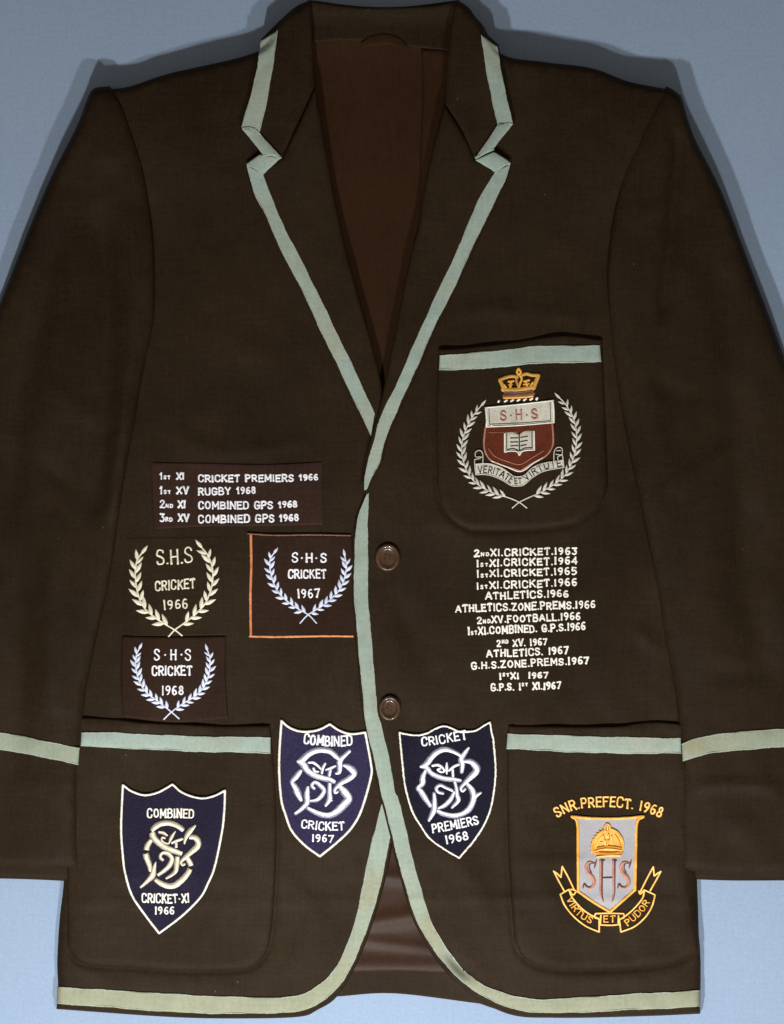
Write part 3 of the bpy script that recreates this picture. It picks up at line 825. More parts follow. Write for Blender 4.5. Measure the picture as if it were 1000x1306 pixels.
def Hsleeve(side):
    inn, out = (IN_L, OUT_L) if side == 'L' else (IN_R, OUT_R)
    folds = [(sm(a, 8), w, k) for a, w, k in SF[side]]
    shl = SH_L if side == 'L' else SH_R
    offs = R_OFF if side == 'L' else L_OFF
    def fn(P):
        di, do = dist(P, inn, False), dist(P, out, False)
        sh = np.exp(-(dist(P, shl, False) / 120)**2)
        a = 18 + offs + 10.5 * sh
        h = a + 7 * f(di / 45) + wave(P * 1.07 + 31)
        for pl, w, k in folds:
            h = h + 3.2 * k * np.exp(-(dist(P, pl, False) / w)**2) * taper(P, pl, w)
        return h * (0.42 + 0.58 * f((do + 0.3) / 7))
    return fn
HS = {'L': Hsleeve('L'), 'R': Hsleeve('R')}
for side in 'LR':
    inn, out = (IN_L, OUT_L) if side == 'L' else (IN_R, OUT_R)
    if side == 'L':
        hem = sm([(-90, 1100), (0, 1104), (50, 1108), (101, 1106)], 6)
        lip = outline([(-90, 1000), (-90, 1119), (0, 1120.5), (50, 1122), (91, 1124)], [(91, 1124), (97, 1116), (99, 1106), (96, 1000)], [(96, 1000), (-90, 1000)])
        cap = 'brown sleeve with mint cuff ribbon, cut by the left edge of the photo'
    else:
        hem = sm([(1080, 1116), (1000, 1117), (930, 1115), (868, 1110)], 6)
        lip = outline([(1080, 1000), (1080, 1123), (1000, 1123), (930, 1123), (876, 1121)], [(876, 1121), (869, 1112), (872, 1000)], [(872, 1000), (1080, 1000)])
        cap = 'brown sleeve with mint cuff ribbon, cut by the right edge of the photo'
    poly = np.vstack([inn, hem[::-1] if side == 'L' else hem[::-1], out[::-1]])
    if side == 'L':
        poly = np.vstack([inn, hem[::-1][1:], out[::-1][1:-1]])
    else:
        poly = np.vstack([inn, hem[::-1][1:], out[::-1][1:-1]])
    poly = outline(*[[tuple(a), tuple(b)] for a, b in zip(poly, np.roll(poly, -1, 0))], step=4)
    so = part(shell('sleeve', poly, HS[side], M['wool_shaded'], blazer, grid=7, thick=8, roll=11, skirt=9, rings=(0.8, 2, 4)), cap)
    hs = HS[side]
    shell('cuff_lip', lip, lambda P, hs=hs: np.minimum(hs(P) * 0.55, 15) - 0.0, M['wool_shaded'], so, grid=6, thick=5, roll=6, skirt=12)
    if side == 'L':
        band('cuff_ribbon', [(-80, 925), (0, 934), (40, 941), (75, 948), (101.5, 954)], [(-80, 948), (0, 957), (40, 963), (75, 970), (99.8, 976)], hs, 1.0, M['ribbon_aged'], so, seed=20)
    else:
        band('cuff_ribbon', [(869.5, 948), (885, 942), (909, 937), (950, 932), (1000, 929.5), (1060, 929)], [(871, 971), (890, 965), (916, 960), (955, 956), (1000, 953), (1060, 952)], hs, 1.0, M['ribbon_aged'], so, seed=21)

# ------------------------------------------------------------------ pockets
def mouth(base, pts, amp, w=9, gapx=None):
    pl = sm(pts, 5)
    def fn(P):
        d = dist(P, pl, False)
        return base(P) + (amp + 1.1 * amp * np.sin(P[:, 0] / 17.0) * np.sin(P[:, 0] / 41.0 + 1)) * np.exp(-(d / w)**2)
    return fn
mL = [(109, 916), (184, 922), (274, 925), (345, 926)]
HPL = mouth(PR, mL, 1.4)
pk = shell('pocket', outline([(100, 914), (150, 917), (184, 921), (230, 923), (274, 925), (345, 925)], [(345, 925), (350, 980), (353, 1055), (351, 1130), (346, 1190), (338, 1218), (318, 1235), (285, 1239)], [(285, 1239), (240, 1239.5), (168, 1235), (115, 1232)], [(115, 1232), (98, 1225), (86, 1209)], [(86, 1209), (86, 1100), (92, 1000), (100, 914)]),
           HPL, M['wool'], blazer, thick=3.8, roll=5.0, skirt=4)
band('pocket_ribbon', [(104, 934), (150, 934), (230, 938), (345, 940)], [(103, 952), (150, 954), (230, 958), (345, 961)], HPL, 1.0, M['ribbon'], pk, seed=30)
mR = [(652, 925), (783, 926), (833, 921), (866, 923)]
HPR = mouth(PL, mR, 1.6)
pk = shell('pocket', outline([(648, 925), (700, 926), (783, 926), (810, 922), (835, 920), (872, 923)], [(872, 923), (884, 1050), (889, 1123), (892, 1216)], [(892, 1216), (848, 1231), (780, 1237), (720, 1238)], [(720, 1238), (690, 1234), (668, 1222), (656, 1200)], [(656, 1200), (649, 1108), (646, 994), (648, 925)]),
           HPR, M['wool'], blazer, thick=3.8, roll=5.0, skirt=4)
band('pocket_ribbon', [(647.5, 935), (700, 937), (783, 939.5), (868, 941)], [(646, 955), (700, 958), (783, 961), (869, 961)], HPR, 1.0, M['ribbon'], pk, seed=31)
mB = [(561, 446), (644, 438), (717, 428), (743, 430), (768, 434)]
HPB = mouth(PL, mB, 1.6)
pk = shell('pocket', outline([(559, 445), (600, 442), (644, 437), (690, 430), (717, 427), (743, 429), (768, 433)], [(768, 433), (771, 500), (775, 602)], [(775, 602), (774, 625), (764, 646), (735, 667)], [(735, 667), (700, 674), (649, 677), (600, 676.5)], [(600, 676.5), (578, 664), (564, 645), (557, 615)], [(557, 615), (556, 530), (559, 445)]),
           HPB, M['wool'], blazer, thick=3.8, roll=5.0, skirt=4)
band('pocket_ribbon', [(561, 452.5), (590, 451), (631, 447), (660, 443.5), (686, 441), (765, 440)], [(560, 472), (600, 471.5), (631, 469), (665, 465.5), (696, 463.5), (767, 461.6)], HPB, 1.0, M['ribbon'], pk, seed=32)

# ------------------------------------------------------------------ buttons
def button(px, py, rx, ry, rot):
    hb = float(TL(np.array([[px, py]]))[0])
    prof = [(0, 1.5), (.50, 1.5), (.62, 1.8), (.70, 3.2), (.80, 4.3), (.90, 4.2), (1.0, 2.9), (1.0, 1.4), (.86, 0.3)]
    n = 40
    V, F = [], []
    for r, h in prof[1:]:
        for k in range(n):
            a = 2 * math.pi * k / n
            V.append((r * rx * math.cos(a), r * ry * math.sin(a), h))
    F.append(tuple(range(n)))
    for j in range(len(prof) - 2):
        for k in range(n):
            F.append((j * n + k, (j + 1) * n + k, (j + 1) * n + (k + 1) % n, j * n + (k + 1) % n))
    z0 = hb + 1.0
    k0 = (D - z0 * S) / D
    Vw = [((px + x - CX) * S * k0, (CY - py + y) * S * k0, (z0 + h) * S) for x, y, h in V]
    o = link('button', Vw, F, M['button'], blazer)
    t = Thread(lambda P: np.full(len(P), z0 + 1.5), 0.0)
    c, s = math.cos(rot), math.sin(rot)
    for dx, dy in ((-.17, -.17), (.17, -.17), (-.17, .17), (.17, .17)):
        x, y = (c * dx - s * dy) * rx, (s * dx + c * dy) * ry
        t.stroke([(px + x - .5, py + y), (px + x + .5, py + y)], 2.4, bulge=0.5, jag=0)
    t.stroke([(px - .17 * rx, py - .17 * ry), (px - .17 * rx, py + .17 * ry)], 1.0, bulge=0.9, jag=0)
    t.stroke([(px + .17 * rx, py - .17 * ry), (px + .17 * rx, py + .17 * ry)], 1.0, bulge=0.9, jag=0)
    t.build('button_thread', [M['dark']], o)
    return o
part(button(494.5, 711, 15.5, 17.5, 0.2), 'upper brown button, ringed by a darker worn edge')
part(button(497, 903, 13.6, 16.0, 0.5), 'lower brown button, beside the ribbon edge')
t = Thread(TL, 0.0)
t.stroke([(511, 904), (518, 907), (526, 905), (526, 908), (512, 909)], 1.3, bulge=0.5, smooth=False)
t.build('buttonhole', [M['patch']], blazer)
t = Thread(TL, 0.0)
t.stroke([(477, 712), (478, 718), (482, 723)], 2.2, bulge=0.7)
t.build('buttonhole', [M['patch']], blazer)

# ------------------------------------------------------------------ embroidery
def drape(base, add):
    return lambda P: base(P) + add
def line(parent, hf, text, base, cap, sw, m, **kw):
    t = Thread(hf, kw.pop('off', 0.5))
    stitch_text(t, text, base, cap, sw, **kw)
    return t.build('embroidered_line', [m] if not isinstance(m, list) else m, parent)

def wreath(parent, hf, m, left, right, leaf_len, leaf_w, n, spread=0.62, sw=1.6, stem_m=None):
    t = Thread(hf, 0.5)
    for pts, sgn in ((left, 1), (right, -1)):
        c = sm(pts, 2)
        t.stroke(c, sw, bulge=0.8, step=2)
        L = np.concatenate([[0], np.cumsum(np.linalg.norm(np.diff(c, axis=0), axis=1))])
        tot = L[-1]
        for i in range(n):
            for side in (1, -1):
                u = tot * (0.17 + 0.80 * (i + (0.0 if side == 1 else 0.42)) / n)
                x, y = np.interp(u, L, c[:, 0]), np.interp(u, L, c[:, 1])
                x2, y2 = np.interp(min(u + 3, tot), L, c[:, 0]), np.interp(min(u + 3, tot), L, c[:, 1])
                if u + 3 > tot:
                    x2, y2 = x + (c[-1, 0] - c[-4, 0]), y + (c[-1, 1] - c[-4, 1])
                a = math.atan2(y2 - y, x2 - x) + side * spread * rng.uniform(0.85, 1.15)
                k = rng.uniform(0.88, 1.08) * (1.0 if u < tot * .85 else 0.85)
                t.leaf(x, y, a, leaf_len * k, leaf_w * k)
        x, y = c[-1]
        a = math.atan2(c[-1, 1] - c[-5, 1], c[-1, 0] - c[-5, 0])
        t.leaf(x - math.cos(a) * 2, y - math.sin(a) * 2, a, leaf_len * 0.9, leaf_w * .9)
    return t.build('wreath', [m], parent)

# text patch
HP = drape(TR, 1.4)
tp = part(shell('text_patch', outline([(193, 589.5), (260, 590.5), (340, 592), (412, 588.5)], [(412, 588.5), (411.5, 630), (412.5, 669)], [(412.5, 669), (330, 671), (260, 671.5), (196.5, 675)], [(196.5, 675), (194.5, 640), (193, 589.5)]), HP, M['patch'], blazer, grid=6, thick=1.2, roll=1.6, skirt=2), 'plum brown cloth patch with four lines of white lettering')
Z = zoomed(190, 585, 4.348)
for num, num_e, w1, x1, words, xe, dt, xd, xde, yb, cp in (
        ('!st', 122, 'XI', 198, 'CRICKET PREMIERS', 806, '!966', 832, 942, 132, 44),
        ('!st', 124, 'XV', 224, 'RUGBY', 456, '!968', 484, 596, 205, 46),
        ('2nd', 136, 'XI', 206, 'COMBINED GPS', 690, '!968', 716, 826, 282, 46),
        ('3rd', 134, 'XV', 226, 'COMBINED GPS', 698, '!968', 722, 834, 358, 48)):
    t = Thread(HP, 0.4)
    dyl = -16 if yb == 132 else -8
    stitch_text(t, num, Z([(56, yb + dyl), (num_e, yb + dyl)]), cp / 4.348, 2.4, gap=.18, small=.5)
    stitch_text(t, w1, Z([(150 if num[0] == '!' else 158, yb + dyl), (x1, yb + dyl)]), cp / 4.348, 2.65)
    stitch_text(t, words, Z([(270, yb - 1), (xe, yb - 4)]), cp / 4.348, 2.5, gap=.2)
    stitch_text(t, dt, Z([(xd, yb - 8), (xde, yb - 12)]), cp / 4.348 * .9, 2.5, gap=.2)
    t.build('embroidered_line', [M['white']], tp)

# cricket wreath badges
W8 = zoomed(140, 680, 5.225)
HW = drape(TR, 0.5)
b1 = part(shell('wreath_badge', outline([(160, 686), (282, 684)], [(282, 684), (286, 810)], [(286, 810), (164, 812)], [(164, 812), (158, 790), (160, 686)]), HW, M['wool'], blazer, grid=6, thick=0.5, roll=1.2, skirt=1.0), 'cream stitched wreath badge dated 1966')
wreath(b1, HW, M['cream'], W8([(482, 682), (435, 645), (380, 612), (300, 560), (222, 485), (182, 380), (170, 260), (182, 180), (215, 130)]), W8([(392, 688), (435, 642), (500, 595), (580, 530), (640, 460), (680, 350), (685, 240), (655, 150), (610, 90)]), 15.5, 5.6, 9, spread=.60, sw=2.2)
line(b1, HW, 'S.H.S', W8([(308, 214), (558, 200)]), 21, 2.7, M['cream'], gap=.14)
line(b1, HW, 'CRICKET', W8([(298, 386), (574, 368)]), 13.2, 2.4, M['cream'], slant=.06)
line(b1, HW, '1966', W8([(356, 512), (525, 500)]), 13.0, 2.3, M['cream'], gap=.22)
HW3 = drape(TR, 2.4)
b3 = part(shell('wreath_badge', outline([(155, 811), (220, 812), (289, 811)], [(289, 811), (288, 860), (291.5, 917)], [(291.5, 917), (225, 922), (157, 915)], [(157, 915), (154, 870), (155, 811)]), HW3, M['patch_near'], blazer, grid=6, thick=2.2, roll=2.2, skirt=2.5), 'dark brown square patch with blue white wreath dated 1968')
wreath(b3, HW3, M['bluewhite'], W8([(462, 1236), (410, 1190), (335, 1130), (245, 1060), (195, 980), (172, 880), (178, 810), (198, 765)]), W8([(360, 1240), (410, 1192), (480, 1140), (560, 1090), (622, 1030), (660, 940), (668, 840), (650, 775)]), 11.0, 4.3, 11, spread=.66, sw=1.9)
line(b3, HW3, 'S', W8([(290, 848), (336, 848)]), 15, 2.3, M['white'])
line(b3, HW3, '-H-', W8([(356, 846), (492, 846)]), 14.6, 2.3, M['white'], gap=.42)
line(b3, HW3, 'S', W8([(497, 848), (545, 848)]), 15, 2.3, M['white'])
line(b3, HW3, 'CRICKET', W8([(276, 950), (552, 948)]), 13.4, 2.5, M['white'])
line(b3, HW3, '1968', W8([(342, 1080), (495, 1080)]), 13.0, 2.3, M['white'], gap=.24)
W2 = zoomed(150, 570, 3.125)
HW2 = drape(TR, 1.6)
b2 = part(shell('wreath_badge', outline([(319, 681.5), (449, 683.5)], [(449, 683.5), (451, 740), (456, 812)], [(456, 812), (319, 812)], [(319, 812), (319, 681.5)]), HW2, M['patch_near'], blazer, grid=6, thick=1.4, roll=1.6, skirt=2), 'square patch with orange stitched edge and silver wreath dated 1967')
wreath(b2, HW2, M['bluewhite'], W2([(793, 702), (760, 668), (700, 632), (642, 580), (612, 510), (608, 450), (625, 420)]), W2([(727, 702), (760, 668), (830, 622), (888, 562), (912, 485), (905, 430)]), 11.0, 4.4, 10, spread=.66, sw=1.9)
line(b2, HW2, 'S-H-S', W2([(692, 461), (836, 460)]), 13, 2.4, M['white'], gap=.26)
line(b2, HW2, 'CRICKET', W2([(678, 525), (834, 524)]), 12.2, 2.4, M['white'])
line(b2, HW2, '1967', W2([(716, 604), (808, 600)]), 12.4, 2.2, M['white'], gap=.24)
t = Thread(HW2, 0.4)
t.stroke([(320, 682), (320.5, 720), (319.5, 760), (320, 811)], 3.4, jag=.12)
t.stroke([(318.5, 811.5), (360, 812), (410, 811), (450, 811.3)], 3.2, jag=.14)
t.stroke([(316, 680.5), (350, 682.5), (400, 682), (447, 683)], 2.4, mi=1, jag=.2)
t.build('stitched_edge', [M['orange'], M['rust']], b2)

# shield badges
MONO = {
 1: [[(270, 232, 50), (320, 180, 68), (390, 145, 68), (480, 138, 66), (560, 160, 64), (620, 195, 62), (655, 225, 55)],
     [(275, 255, 75), (300, 320, 75), (370, 390, 70), (450, 440, 70), (550, 480, 68), (640, 512, 60)],
     [(725, 310, 50), (795, 312, 65), (838, 370, 70), (820, 430, 72), (740, 500, 62), (660, 570, 46), (625, 610, 32), (645, 648, 30), (675, 625, 30)],
     [(700, 560, 60), (735, 620, 65), (750, 662, 60)], [(740, 692, 62), (700, 760, 66), (640, 830, 72), (560, 890, 72), (480, 905, 70), (390, 875, 65), (310, 820, 50)],
     [(265, 345, 55), (220, 410, 65), (207, 470, 65)], [(197, 505, 68), (215, 570, 70), (245, 650, 60), (250, 720, 36)],
     [(320, 612, 18), (300, 690, 52), (280, 775, 75), (220, 845, 52), (130, 925, 30)], [(805, 160, 20), (740, 232, 62), (690, 305, 50), (665, 388, 20)],
     [(415, 595, 35), (375, 555, 40), (395, 507, 42), (460, 507, 50), (515, 565, 55), (495, 640, 60), (430, 710, 55), (340, 775, 40)],
     [(585, 540, 55), (575, 640, 60), (562, 720, 52), (500, 775, 40), (440, 810, 20)],
     [(350, 250, 30), (410, 258, 44), (465, 297, 18)], [(440, 325, 24), (400, 312, 24), (395, 350, 24), (440, 383, 24), (485, 388, 18)], [(560, 240, 14), (512, 310, 44), (480, 390, 18)],
     [(510, 385, 26), (560, 360, 32), (605, 345, 34), (650, 328, 28)], [(570, 370, 32), (570, 440, 32)]],
 2: [[(190, 245, 36), (250, 220, 68), (310, 165, 64), (390, 122, 60), (480, 108, 55), (580, 125, 58), (650, 180, 56), (680, 210, 40)],
     [(185, 245, 28), (255, 282, 72), (300, 350, 64), (380, 410, 60), (480, 445, 60), (580, 470, 58), (630, 495, 46)],
     [(745, 290, 28), (800, 310, 60), (860, 360, 70), (868, 405, 60), (800, 460, 58), (710, 510, 48), (640, 580, 34), (642, 625, 30), (675, 608, 24)],
     [(705, 558, 50), (760, 620, 78), (808, 700, 74), (750, 770, 78), (680, 840, 74), (590, 895, 64), (500, 895, 60), (400, 860, 50), (310, 815, 40)],
     [(225, 355, 42), (170, 430, 58), (118, 492, 42), (150, 545, 58), (185, 620, 68), (228, 712, 42)],
     [(310, 560, 34), (300, 650, 58), (300, 750, 58), (240, 820, 48), (160, 880, 38)], [(820, 115, 34), (760, 170, 44), (702, 230, 62), (700, 310, 54), (690, 375, 44), (648, 390, 20)],
     [(390, 580, 30), (358, 540, 38), (392, 500, 38), (450, 530, 45), (508, 595, 45), (480, 660, 48), (420, 715, 44), (335, 730, 24)],
     [(575, 510, 40), (575, 620, 45), (575, 700, 54), (525, 780, 30)], [(575, 715, 30), (606, 722, 16)],
     [(320, 262, 20), (380, 262, 28), (440, 305, 24), (470, 342, 14)], [(380, 330, 24), (397, 365, 24), (440, 372, 18)], [(522, 265, 28), (492, 320, 34), (480, 385, 30)],
     [(530, 352, 22), (590, 330, 34), (645, 305, 24)], [(585, 340, 34), (570, 412, 34)]],
 3: [[(155, 310, 22), (230, 270, 58), (290, 195, 58), (360, 130, 58), (450, 100, 54), (540, 120, 44), (630, 165, 38), (660, 200, 28)],
     [(155, 310, 28), (230, 325, 56), (280, 385, 50), (350, 425, 50), (450, 455, 50), (550, 465, 50), (640, 480, 38)],
     [(690, 240, 36), (770, 250, 58), (830, 310, 70), (830, 370, 70), (760, 440, 60), (690, 510, 40), (645, 565, 34), (665, 604, 30), (700, 575, 24)],
     [(720, 520, 38), (780, 590, 58), (800, 660, 60), (790, 740, 60), (740, 830, 60), (650, 890, 55), (550, 905, 55), (440, 885, 50), (360, 850, 38)], [(892, 620, 16), (850, 645, 40), (800, 680, 60)],
     [(215, 360, 34), (185, 440, 56), (178, 520, 56), (122, 572, 40), (160, 610, 56), (210, 690, 56), (275, 790, 38)],
     [(320, 630, 34), (325, 730, 50), (320, 830, 58), (290, 900, 46), (255, 962, 28)], [(740, 85, 28), (690, 150, 48), (650, 220, 58), (665, 290, 52), (655, 380, 38)],
     [(430, 630, 28), (370, 615, 34), (345, 570, 34), (390, 530, 34), (450, 555, 34), (540, 595, 32)], [(565, 620, 32), (520, 710, 48), (450, 780, 48), (370, 820, 28)],
     [(570, 485, 34), (590, 560, 36), (600, 650, 46), (612, 718, 50), (535, 805, 24)],
     [(300, 300, 24), (370, 290, 28), (430, 330, 24), (445, 368, 20), (400, 376, 20), (360, 346, 20), (395, 338, 18)], [(475, 265, 18), (475, 330, 28), (475, 400, 14)],
     [(500, 360, 20), (560, 310, 28), (620, 285, 24)], [(545, 335, 32), (550, 420, 32)]],
}
def monogram(parent, hf, which, ox, oy, mats, under):
    Zm = zoomed(ox, oy, 9.524)
    t = Thread(hf, 0.5)
    for i, s in enumerate(MONO[which]):
        p = [(q[0], q[1], q[2] * (1.34 if under and which != 1 else 1.08)) for q in Zm(s)]
        big = max(q[2] for q in p) > 4.4
        cap = which != 1
        if under and big:
            t.stroke(p, mi=1, bulge=0.8, cap=cap)
            k = 0.66
            sh = 0.9 if i % 2 == 0 else -0.5
            t.stroke([(q[0] + 0.3, q[1] + sh, q[2] * k) for q in p], mi=0, bulge=0.8, lift=0.5, cap=cap)
        else:
            t.stroke(p, mi=0, bulge=1.0, cap=cap, lift=0.4 if i in (7, 8) else 0.1)
    t.build('monogram', mats, parent)

def shield(outl, hbase, cloth, edge, label, edge_w, gap=None, jag=.1):
    hf = drape(hbase, 2.0)
    poly = outline(*outl, step=3)
    o = part(shell('shield_badge', poly, hf, cloth, blazer, grid=5, thick=1.6, roll=2, skirt=2.5), label)
    t = Thread(hf, 0.2)
    for seg in outl:
        t.stroke(seg, edge_w, jag=jag, bulge=1.1)
    t.build('stitched_edge', [edge], o)
    return o, hf

S1 = [[(156.7, 1001), (168, 1009), (184, 1014), (200, 1011), (212, 1005), (220, 1000)], [(220, 1000), (230, 1009), (243, 1015), (258, 1018), (273, 1015), (287, 1008)],
      [(287, 1008), (286, 1035), (283, 1061), (274, 1104.6), (265, 1127), (255, 1145), (232, 1168), (203, 1190)], [(203, 1190), (186, 1168), (168.5, 1142), (160, 1115), (156.7, 1092), (154.5, 1055), (156.7, 1001)]]
o, hf = shield(S1, HPL, M['navy'], M['ivory'], 'navy shield badge with cream monogram and edge, on the pocket', 3.0)
line(o, hf, 'COMBINED', [(187, 1043), (248, 1043.5)], 12.6, 2.3, M['ivory'])
line(o, hf, 'CRICKET-XI', [(180, 1151), (210, 1152), (242, 1151.5)], 12.4, 2.3, M['ivory'])
line(o, hf, '1966', [(197, 1166.5), (223, 1166)], 10.5, 2.1, M['ivory'], gap=.2)
monogram(o, hf, 1, 165, 1035, [M['cream'], M['tan']], True)

S2 = [[(359, 919), (368, 927), (380, 932), (394, 933), (408, 930), (420.6, 923.5)], [(420.6, 923.5), (434, 932), (448, 936), (466, 934)],
      [(466, 934), (473, 973), (473.5, 989), (465, 1021), (457, 1042), (445.6, 1059), (430, 1074), (408, 1092)], [(408, 1092), (388, 1077), (372, 1059), (364, 1038), (358.5, 1017.6), (356, 973), (359, 919)]]
o, hf = shield(S2, TR, M['navy_pale'], M['ivory'], 'faded navy shield badge with white monogram, partly tucked under the front ribbon', 3.2)
line(o, hf, 'COMBINED', [(386, 949), (420, 951.5), (450, 951)], 14, 2.6, M['white'])
line(o, hf, 'CRICKET', [(383, 1056), (412, 1059), (440, 1059)], 11.8, 2.3, M['white'])
line(o, hf, '1967', [(397, 1074), (426, 1074.5)], 10.6, 2.2, M['white'], gap=.2)
monogram(o, hf, 2, 360, 945, [M['white'], M['grey']], True)

S3 = [[(509.6, 934), (517, 936), (532, 937.6), (545, 935), (556, 929), (567, 926), (577, 929), (586, 933), (605.6, 932), (616, 926), (625, 921)],
      [(625, 921), (627, 933), (629.6, 947), (632, 989), (625, 1033.6), (609, 1065.6), (585.8, 1094)], [(585.8, 1094), (567, 1083), (548, 1069), (536, 1052), (525.6, 1033.6), (517, 1003), (513, 970), (509.6, 934)]]
o, hf = shield(S3, TL, M['navy_deep'], M['ivory'], 'darker navy shield badge with rough cream stitching, reading premiers', 2.6, jag=.28)
line(o, hf, 'CRICKET', [(537, 952), (552, 950.5), (575, 946.5), (597, 943)], 12, 2.4, M['white'])
line(o, hf, 'PREMIERS', [(551, 1063), (580, 1058), (612, 1051)], 12.4, 2.4, M['white'])
line(o, hf, '1968', [(568.5, 1077), (599, 1070.5)], 12, 2.3, M['white'], gap=.2)
monogram(o, hf, 3, 520, 945, [M['white'], M['grey']], True)

# list of honours stitched straight on the cloth
hl = hub('honours_list', 'thirteen lines of ivory stitched honours below the breast pocket')
Z4 = zoomed(560, 680, 4.545)
for txt, x0, y0, x1, y1, cp, rs in (
        ('2ndXI.CRICKET.1963', 200, 137, 803, 124, 45, 0), ('1stXI.CRICKET.1964', 215, 196, 805, 181, 46, 0), ('1stXI.CRICKET.1965', 217, 258, 801, 241, 46, 0), ('1stXI.CRICKET.1966', 215, 327, 803, 306, 47, 0),
        ('ATHLETICS.1966', 266, 386, 753, 370, 46, 0), ('ATHLETICS.ZONE.PREMS.1966', 92, 460, 908, 434, 47, 0), ('2ndXV.FOOTBALL.1966', 218, 526, 822, 503, 46, 0), ('1stXI.COMBINED. G.P.S.1966', 165, 592, 852, 562, 48, 0),
        ('2nd XV. 1967', 332, 660, 630, 650, 44, .5), ('ATHLETICS. 1967', 272, 722, 754, 700, 46, 0), ('G.H.S.ZONE.PREMS.1967', 185, 790, 872, 758, 46, 0), ('1stXI  1967', 347, 850, 636, 840, 42, .5), ('G.P.S. 1st XI.1967', 298, 915, 710, 904, 46, .5)):
    line(hl, TL, txt, Z4([(x0, y0), (x1, y1)]), cp / 4.545, 2.3, M['ivory'], bulge=0.6, raise_small=rs, gap=.22, jit=.05, small=.5)

# ------------------------------------------------------------------ breast pocket crest
HC = drape(HPB, 0.6)
cb = hub('school_crest', 'embroidered crest with crown, red and white shield and laurel wreath on the breast pocket')
ZA = zoomed(540, 420, 3.846)
wreath(cb, HC, M['silver'], ZA([(508, 876), (470, 848), (425, 828), (340, 800), (262, 756), (212, 690), (188, 600), (200, 515), (240, 430), (285, 372)]), ZA([(436, 876), (470, 848), (510, 828), (600, 785), (690, 720), (738, 625), (752, 530), (738, 440), (700, 370), (668, 335)]), 12.5, 4.0, 16, spread=.58, sw=1.7)
ZC = zoomed(590, 460, 7.143)
shp = shell('crest_shield', outline(ZC([(210, 600), (800, 565), (828, 560)]), ZC([(828, 560), (828, 690), (815, 790), (760, 860), (650, 920), (530, 1000)]), ZC([(530, 1000), (400, 955), (270, 905), (212, 825), (198, 720), (210, 600)]), step=3), drape(HC, .8), M['redfelt'], cb, grid=4, thick=.8, roll=1.2, skirt=1.5)
shw = shell('crest_panel', outline(ZC([(205, 430), (515, 398), (828, 360)]), ZC([(828, 360), (836, 565)]), ZC([(836, 565), (520, 590), (215, 606)]), ZC([(215, 606), (205, 430)]), step=3), drape(HC, 1.0), M['whitefelt'], cb, grid=4, thick=.8, roll=1.2, skirt=1.5)
t = Thread(drape(HC, .9), .2)
t.stroke(ZC([(208, 608), (196, 720), (205, 820), (262, 908), (400, 962), (528, 1002)]), 2.6, mi=0, jag=.15)
t.stroke(ZC([(528, 1002), (650, 925), (762, 862), (818, 780), (826, 690), (818, 575)]), 2.6, mi=0, jag=.15)
t.stroke(ZC([(236, 800), (290, 868), (400, 915), (524, 945), (640, 880), (740, 820)]), 1.0, mi=0, jag=.2)
t.stroke(ZC([(262, 912), (400, 966), (530, 1008), (650, 930), (730, 885)]), 1.6, mi=1, lift=.5)
t.stroke(ZC([(240, 655), (500, 650)]), .6, mi=0)
t.build('shield_edge', [M['pink'], M['ivory']], cb)
t = Thread(drape(HC, 1.1), .2)
t.stroke(ZC([(206, 428), (515, 398), (828, 362)]), 1.6)
t.stroke(ZC([(822, 362), (830, 470), (830, 562)]), 2.6)
t.stroke(ZC([(212, 432), (222, 520), (218, 596)]), 2.6)
t.stroke(ZC([(215, 602), (520, 588), (834, 562)]), 1.8)
t.stroke(ZC([(240, 440), (245, 575)]), .8, mi=1)
t.stroke(ZC([(245, 580), (520, 568), (800, 548)]), .8, mi=1)
t.stroke(ZC([(798, 375), (802, 545)]), .8, mi=1)
t.build('panel_edge', [M['ivory'], M['dark']], cb)
line(cb, drape(HC, 1.1), 'S-H-S', ZC([(340, 554), (515, 545), (690, 534)]), 13.0, 2.0, M['pink'], gap=.34)
# book
bk = shell('crest_book', outline(ZC([(382, 662), (450, 650), (515, 672)]), ZC([(515, 672), (570, 640), (652, 640)]), ZC([(652, 640), (655, 815)]), ZC([(655, 815), (590, 815), (540, 828), (518, 866), (500, 832), (440, 822), (385, 832)]), ZC([(385, 832), (382, 662)]), step=2), drape(HC, 1.7), M['whitefelt'], cb, grid=3, thick=.6, roll=1, skirt=1.2, rings=(0.6,))
t = Thread(drape(HC, 1.8), .2)
for a in ([(383, 662), (383, 830)], [(652, 640), (655, 812)], [(385, 832), (440, 822), (500, 830), (518, 862), (540, 828), (590, 815), (655, 813)]):
    t.stroke(ZC(a), 1.7, mi=1)
t.stroke(ZC([(516, 668), (518, 822)]), 1.6)
for a in ([(402, 672), (402, 810)], [(632, 655), (634, 795)], [(405, 812), (460, 802), (515, 822)], [(520, 822), (570, 798), (632, 795)],
          [(435, 706), (505, 704)], [(530, 700), (592, 690)], [(435, 742), (505, 742)], [(530, 738), (590, 728)], [(440, 778), (505, 774)], [(530, 776), (580, 766)]):
    t.stroke(ZC(a), 1.3)
t.build('book_lines', [M['dark'], M['ivory']], cb)
